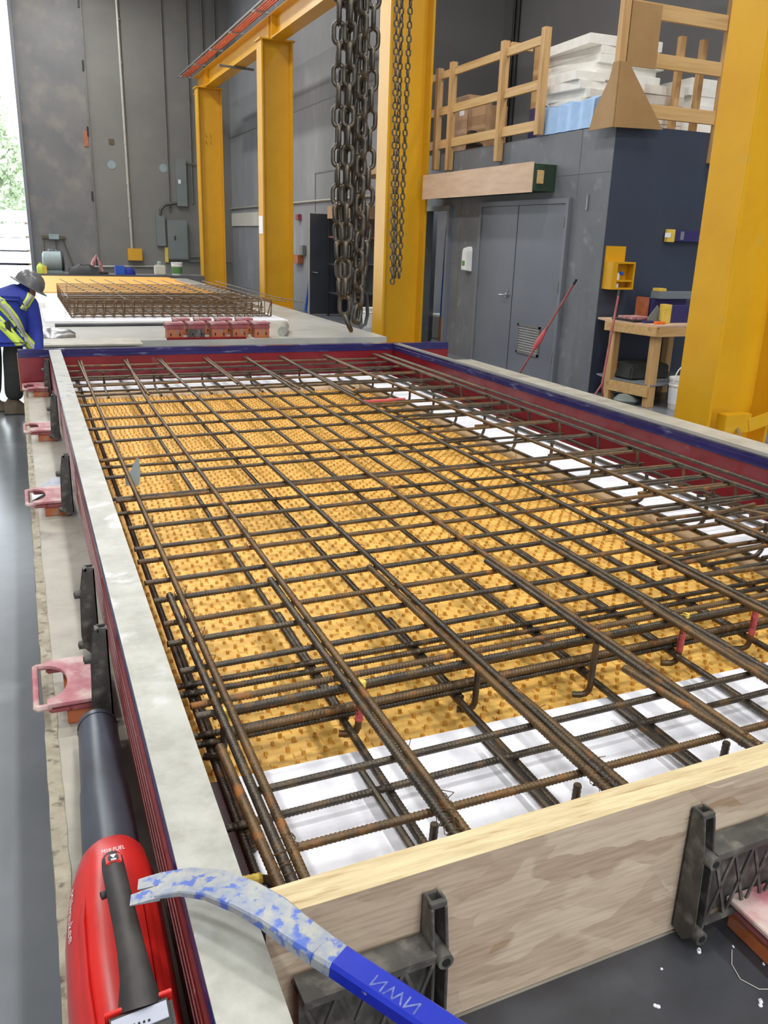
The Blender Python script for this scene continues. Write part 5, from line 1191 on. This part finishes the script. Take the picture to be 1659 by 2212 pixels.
# hands with five fingers
def hand(w_, d, side, parent):
    w_ = Vector(w_); d = Vector(d).normalized(); up_ = Vector((0, 0, 1)); s_ = d.cross(up_).normalized(); n_ = s_.cross(d)
    vs = [w_, w_ + d * 0.045, w_ + d * 0.085]; es = [(0, 1), (1, 2)]; rs = [(.026, .018), (.036, .016), (.038, .013)]
    for k, (off, ln) in enumerate(((-.028, .062), (-.009, .075), (.010, .070), (.028, .055))):
        b0 = w_ + d * 0.088 + s_ * off; a = len(vs)
        vs += [b0, b0 + d * ln * .5 - n_ * 0.006, b0 + d * ln * .85 - n_ * 0.022]; rs += [.009, .0085, .0075]; es += [(2, a), (a, a + 1), (a + 1, a + 2)]
    a = len(vs); b0 = w_ + d * 0.035 + s_ * 0.032 * side
    vs += [b0, b0 + s_ * 0.022 * side + d * 0.028, b0 + s_ * 0.028 * side + d * 0.056 - n_ * .006]; rs += [.011, .010, .0085]; es += [(1, a), (a, a + 1), (a + 1, a + 2)]
    skin('hand', vs, es, rs, MT['glove'], parent)
hand(wrR, (0.15, -0.60, -0.20), -1, wk); hand(wrL, (0.2, -0.55, -0.30), 1, wk)
# jacket
jv = [pel + Vector((0, -.02, -.12)), pel + Vector((0, 0, 0.03)), sp1 + Vector((.0, 0, -0.01)), ch, nk + Vector((-.03, 0, 0)), shR, elR, wrR + (elR - wrR) * 0.12, shL, elL, wrL + (elL - wrL) * 0.12, nk + Vector((.02, 0, .01))]
je = [(0, 1), (1, 2), (2, 3), (3, 4), (3, 5), (5, 6), (6, 7), (3, 8), (8, 9), (9, 10), (4, 11)]
jr = [(.19, .19), (.185, .185), (.18, .18), (.175, .175), (.12, .12), .105, .078, .055, .105, .075, .055, (.085, .095)]
jk = skin('jacket', jv, je, jr, MT['hose'], wk, root=1)
skin('hood', [nk + Vector((-.06, -.04, .02)), nk + Vector((0.0, -.01, .045)), nk + Vector((0.05, 0, .02))], [(0, 1), (1, 2)], [.07, .095, .085], MT['hose'], wk)
# trousers
tv = [pel + Vector((0, 0, -.06)), hipR, knR, anR + Vector((0, 0, 0.02)), hipL, knL, anL + Vector((0, 0, .02))]
skin('trousers', tv, [(0, 1), (1, 2), (2, 3), (0, 4), (4, 5), (5, 6)], [.12, .105, .098, .088, .10, .092, .082], MT['pants'], wk)
for an, sgn in ((anR, 1), (anL, 1)):
    x, y = an.x, an.y
    mb = MB(); secs = []
    for (dx, hw, z0, z1) in ((-0.09, .035, 0.012, .10), (-0.05, .045, .012, .15), (0.02, .047, .012, .155), (0.08, .05, .012, .095), (0.14, .05, .012, .075), (0.18, .035, .012, .055), (0.195, .015, .015, .04)):
        secs.append([(x + dx, y - hw, z0), (x + dx, y + hw, z0), (x + dx, y + hw * .8, z1 * .8), (x + dx, y + hw * .35, z1), (x + dx, y - hw * .35, z1), (x + dx, y - hw * .8, z1 * .8)])
    mb.rings(secs).build('boot', MT['boot'], wk, smooth=True); 
    B(x - 0.095, x + 0.19, y - 0.048, y + 0.048, 0, 0.014).build('boot_sole', MT['black'], wk, bevel=.004)
# hard hat with full brim
C0 = hd + Vector((0.0, 0, 0.035)); ax = Vector((0.50, -0.02, 0.86)).normalized(); u_ = ax.cross(Vector((0, 1, 0))).normalized(); v_ = ax.cross(u_)
def ringat(h, r, e=1.12): return [C0 + ax * h + u_ * (r * e * math.cos(2 * PI * k / 28)) + v_ * (r * math.sin(2 * PI * k / 28)) for k in range(28)]
MB().rings([ringat(0.0, .118), ringat(.05, .115), ringat(.09, .100), ringat(.12, .075), ringat(.138, .04), ringat(.142, .012)]).build('hard_hat', MT['helm'], wk, smooth=True)
MB().rings([ringat(-.012, .155), ringat(-.006, .158), ringat(.004, .12), ringat(-.002, .115)]).build('hat_brim', MT['helm'], wk, smooth=True)
text_part('hat_sticker', 'CSI', 0.035, MT['txt'], frame_mw(C0 + ax * .085 - v_ * -.098 * (1 if v_.y < 0 else -1), -u_, ax), wk)
# reflective bands around the torso, laid on the jacket surface
JB = BVHTree.FromPolygons([v.co + Vector(wk.location) for v in jk.data.vertices], [tuple(p.vertices) for p in jk.data.polygons])
def band(c, n_, w_, mt, nm, off, a0=0.0, a1=2 * PI, seg=48, zmin=None):
    c = Vector(c); n_ = Vector(n_).normalized(); u1 = n_.orthogonal().normalized(); v1 = n_.cross(u1)
    rows = []
    for i in range(seg + 1):
        a = a0 + (a1 - a0) * i / seg; d = u1 * math.cos(a) + v1 * math.sin(a); row = []
        for o_ in (-w_, 0, w_):
            h = JB.ray_cast(c + n_ * o_ + d * 0.8, -d); p = (h[0] if h[0] is not None else c + n_ * o_ + d * 0.19) + d * off
            row.append(p)
        rows.append(row)
    if zmin is not None: rows = [r for r in rows if min(p.z for p in r) > zmin and r[1].y < 8.62]; seg = len(rows) - 1
    mb = MB(); vs = [p for r in rows for p in r]; fs = []
    for i in range(seg):
        for j in range(2): a = i * 3 + j; fs.append((a, a + 1, a + 4, a + 3))
    mb.add(vs, fs); o = mb.build(nm, mt, wk, smooth=True)
    sm = o.modifiers.new('thick', 'SOLIDIFY'); sm.thickness = 0.003
BN = Vector((0.45, 0.25, 0.22)).normalized(); BC = Vector((-0.08, 8.47, 0.90))
for k in (-0.075, -0.185):
    band(BC + BN * k, BN, 0.040, MT['hivis'], 'hi_vis_band', 0.006)
    band(BC + BN * k, BN, 0.022, MT['reflec'], 'reflective_band', 0.0095)
band(Vector((0.02, 8.55, 0.98)), (0.75, 0.1, -0.62), 0.034, MT['hivis'], 'hi_vis_band', 0.006, zmin=0.93)
band(Vector((0.02, 8.55, 0.98)), (0.75, 0.1, -0.62), 0.018, MT['reflec'], 'reflective_band', 0.0095, zmin=0.93)
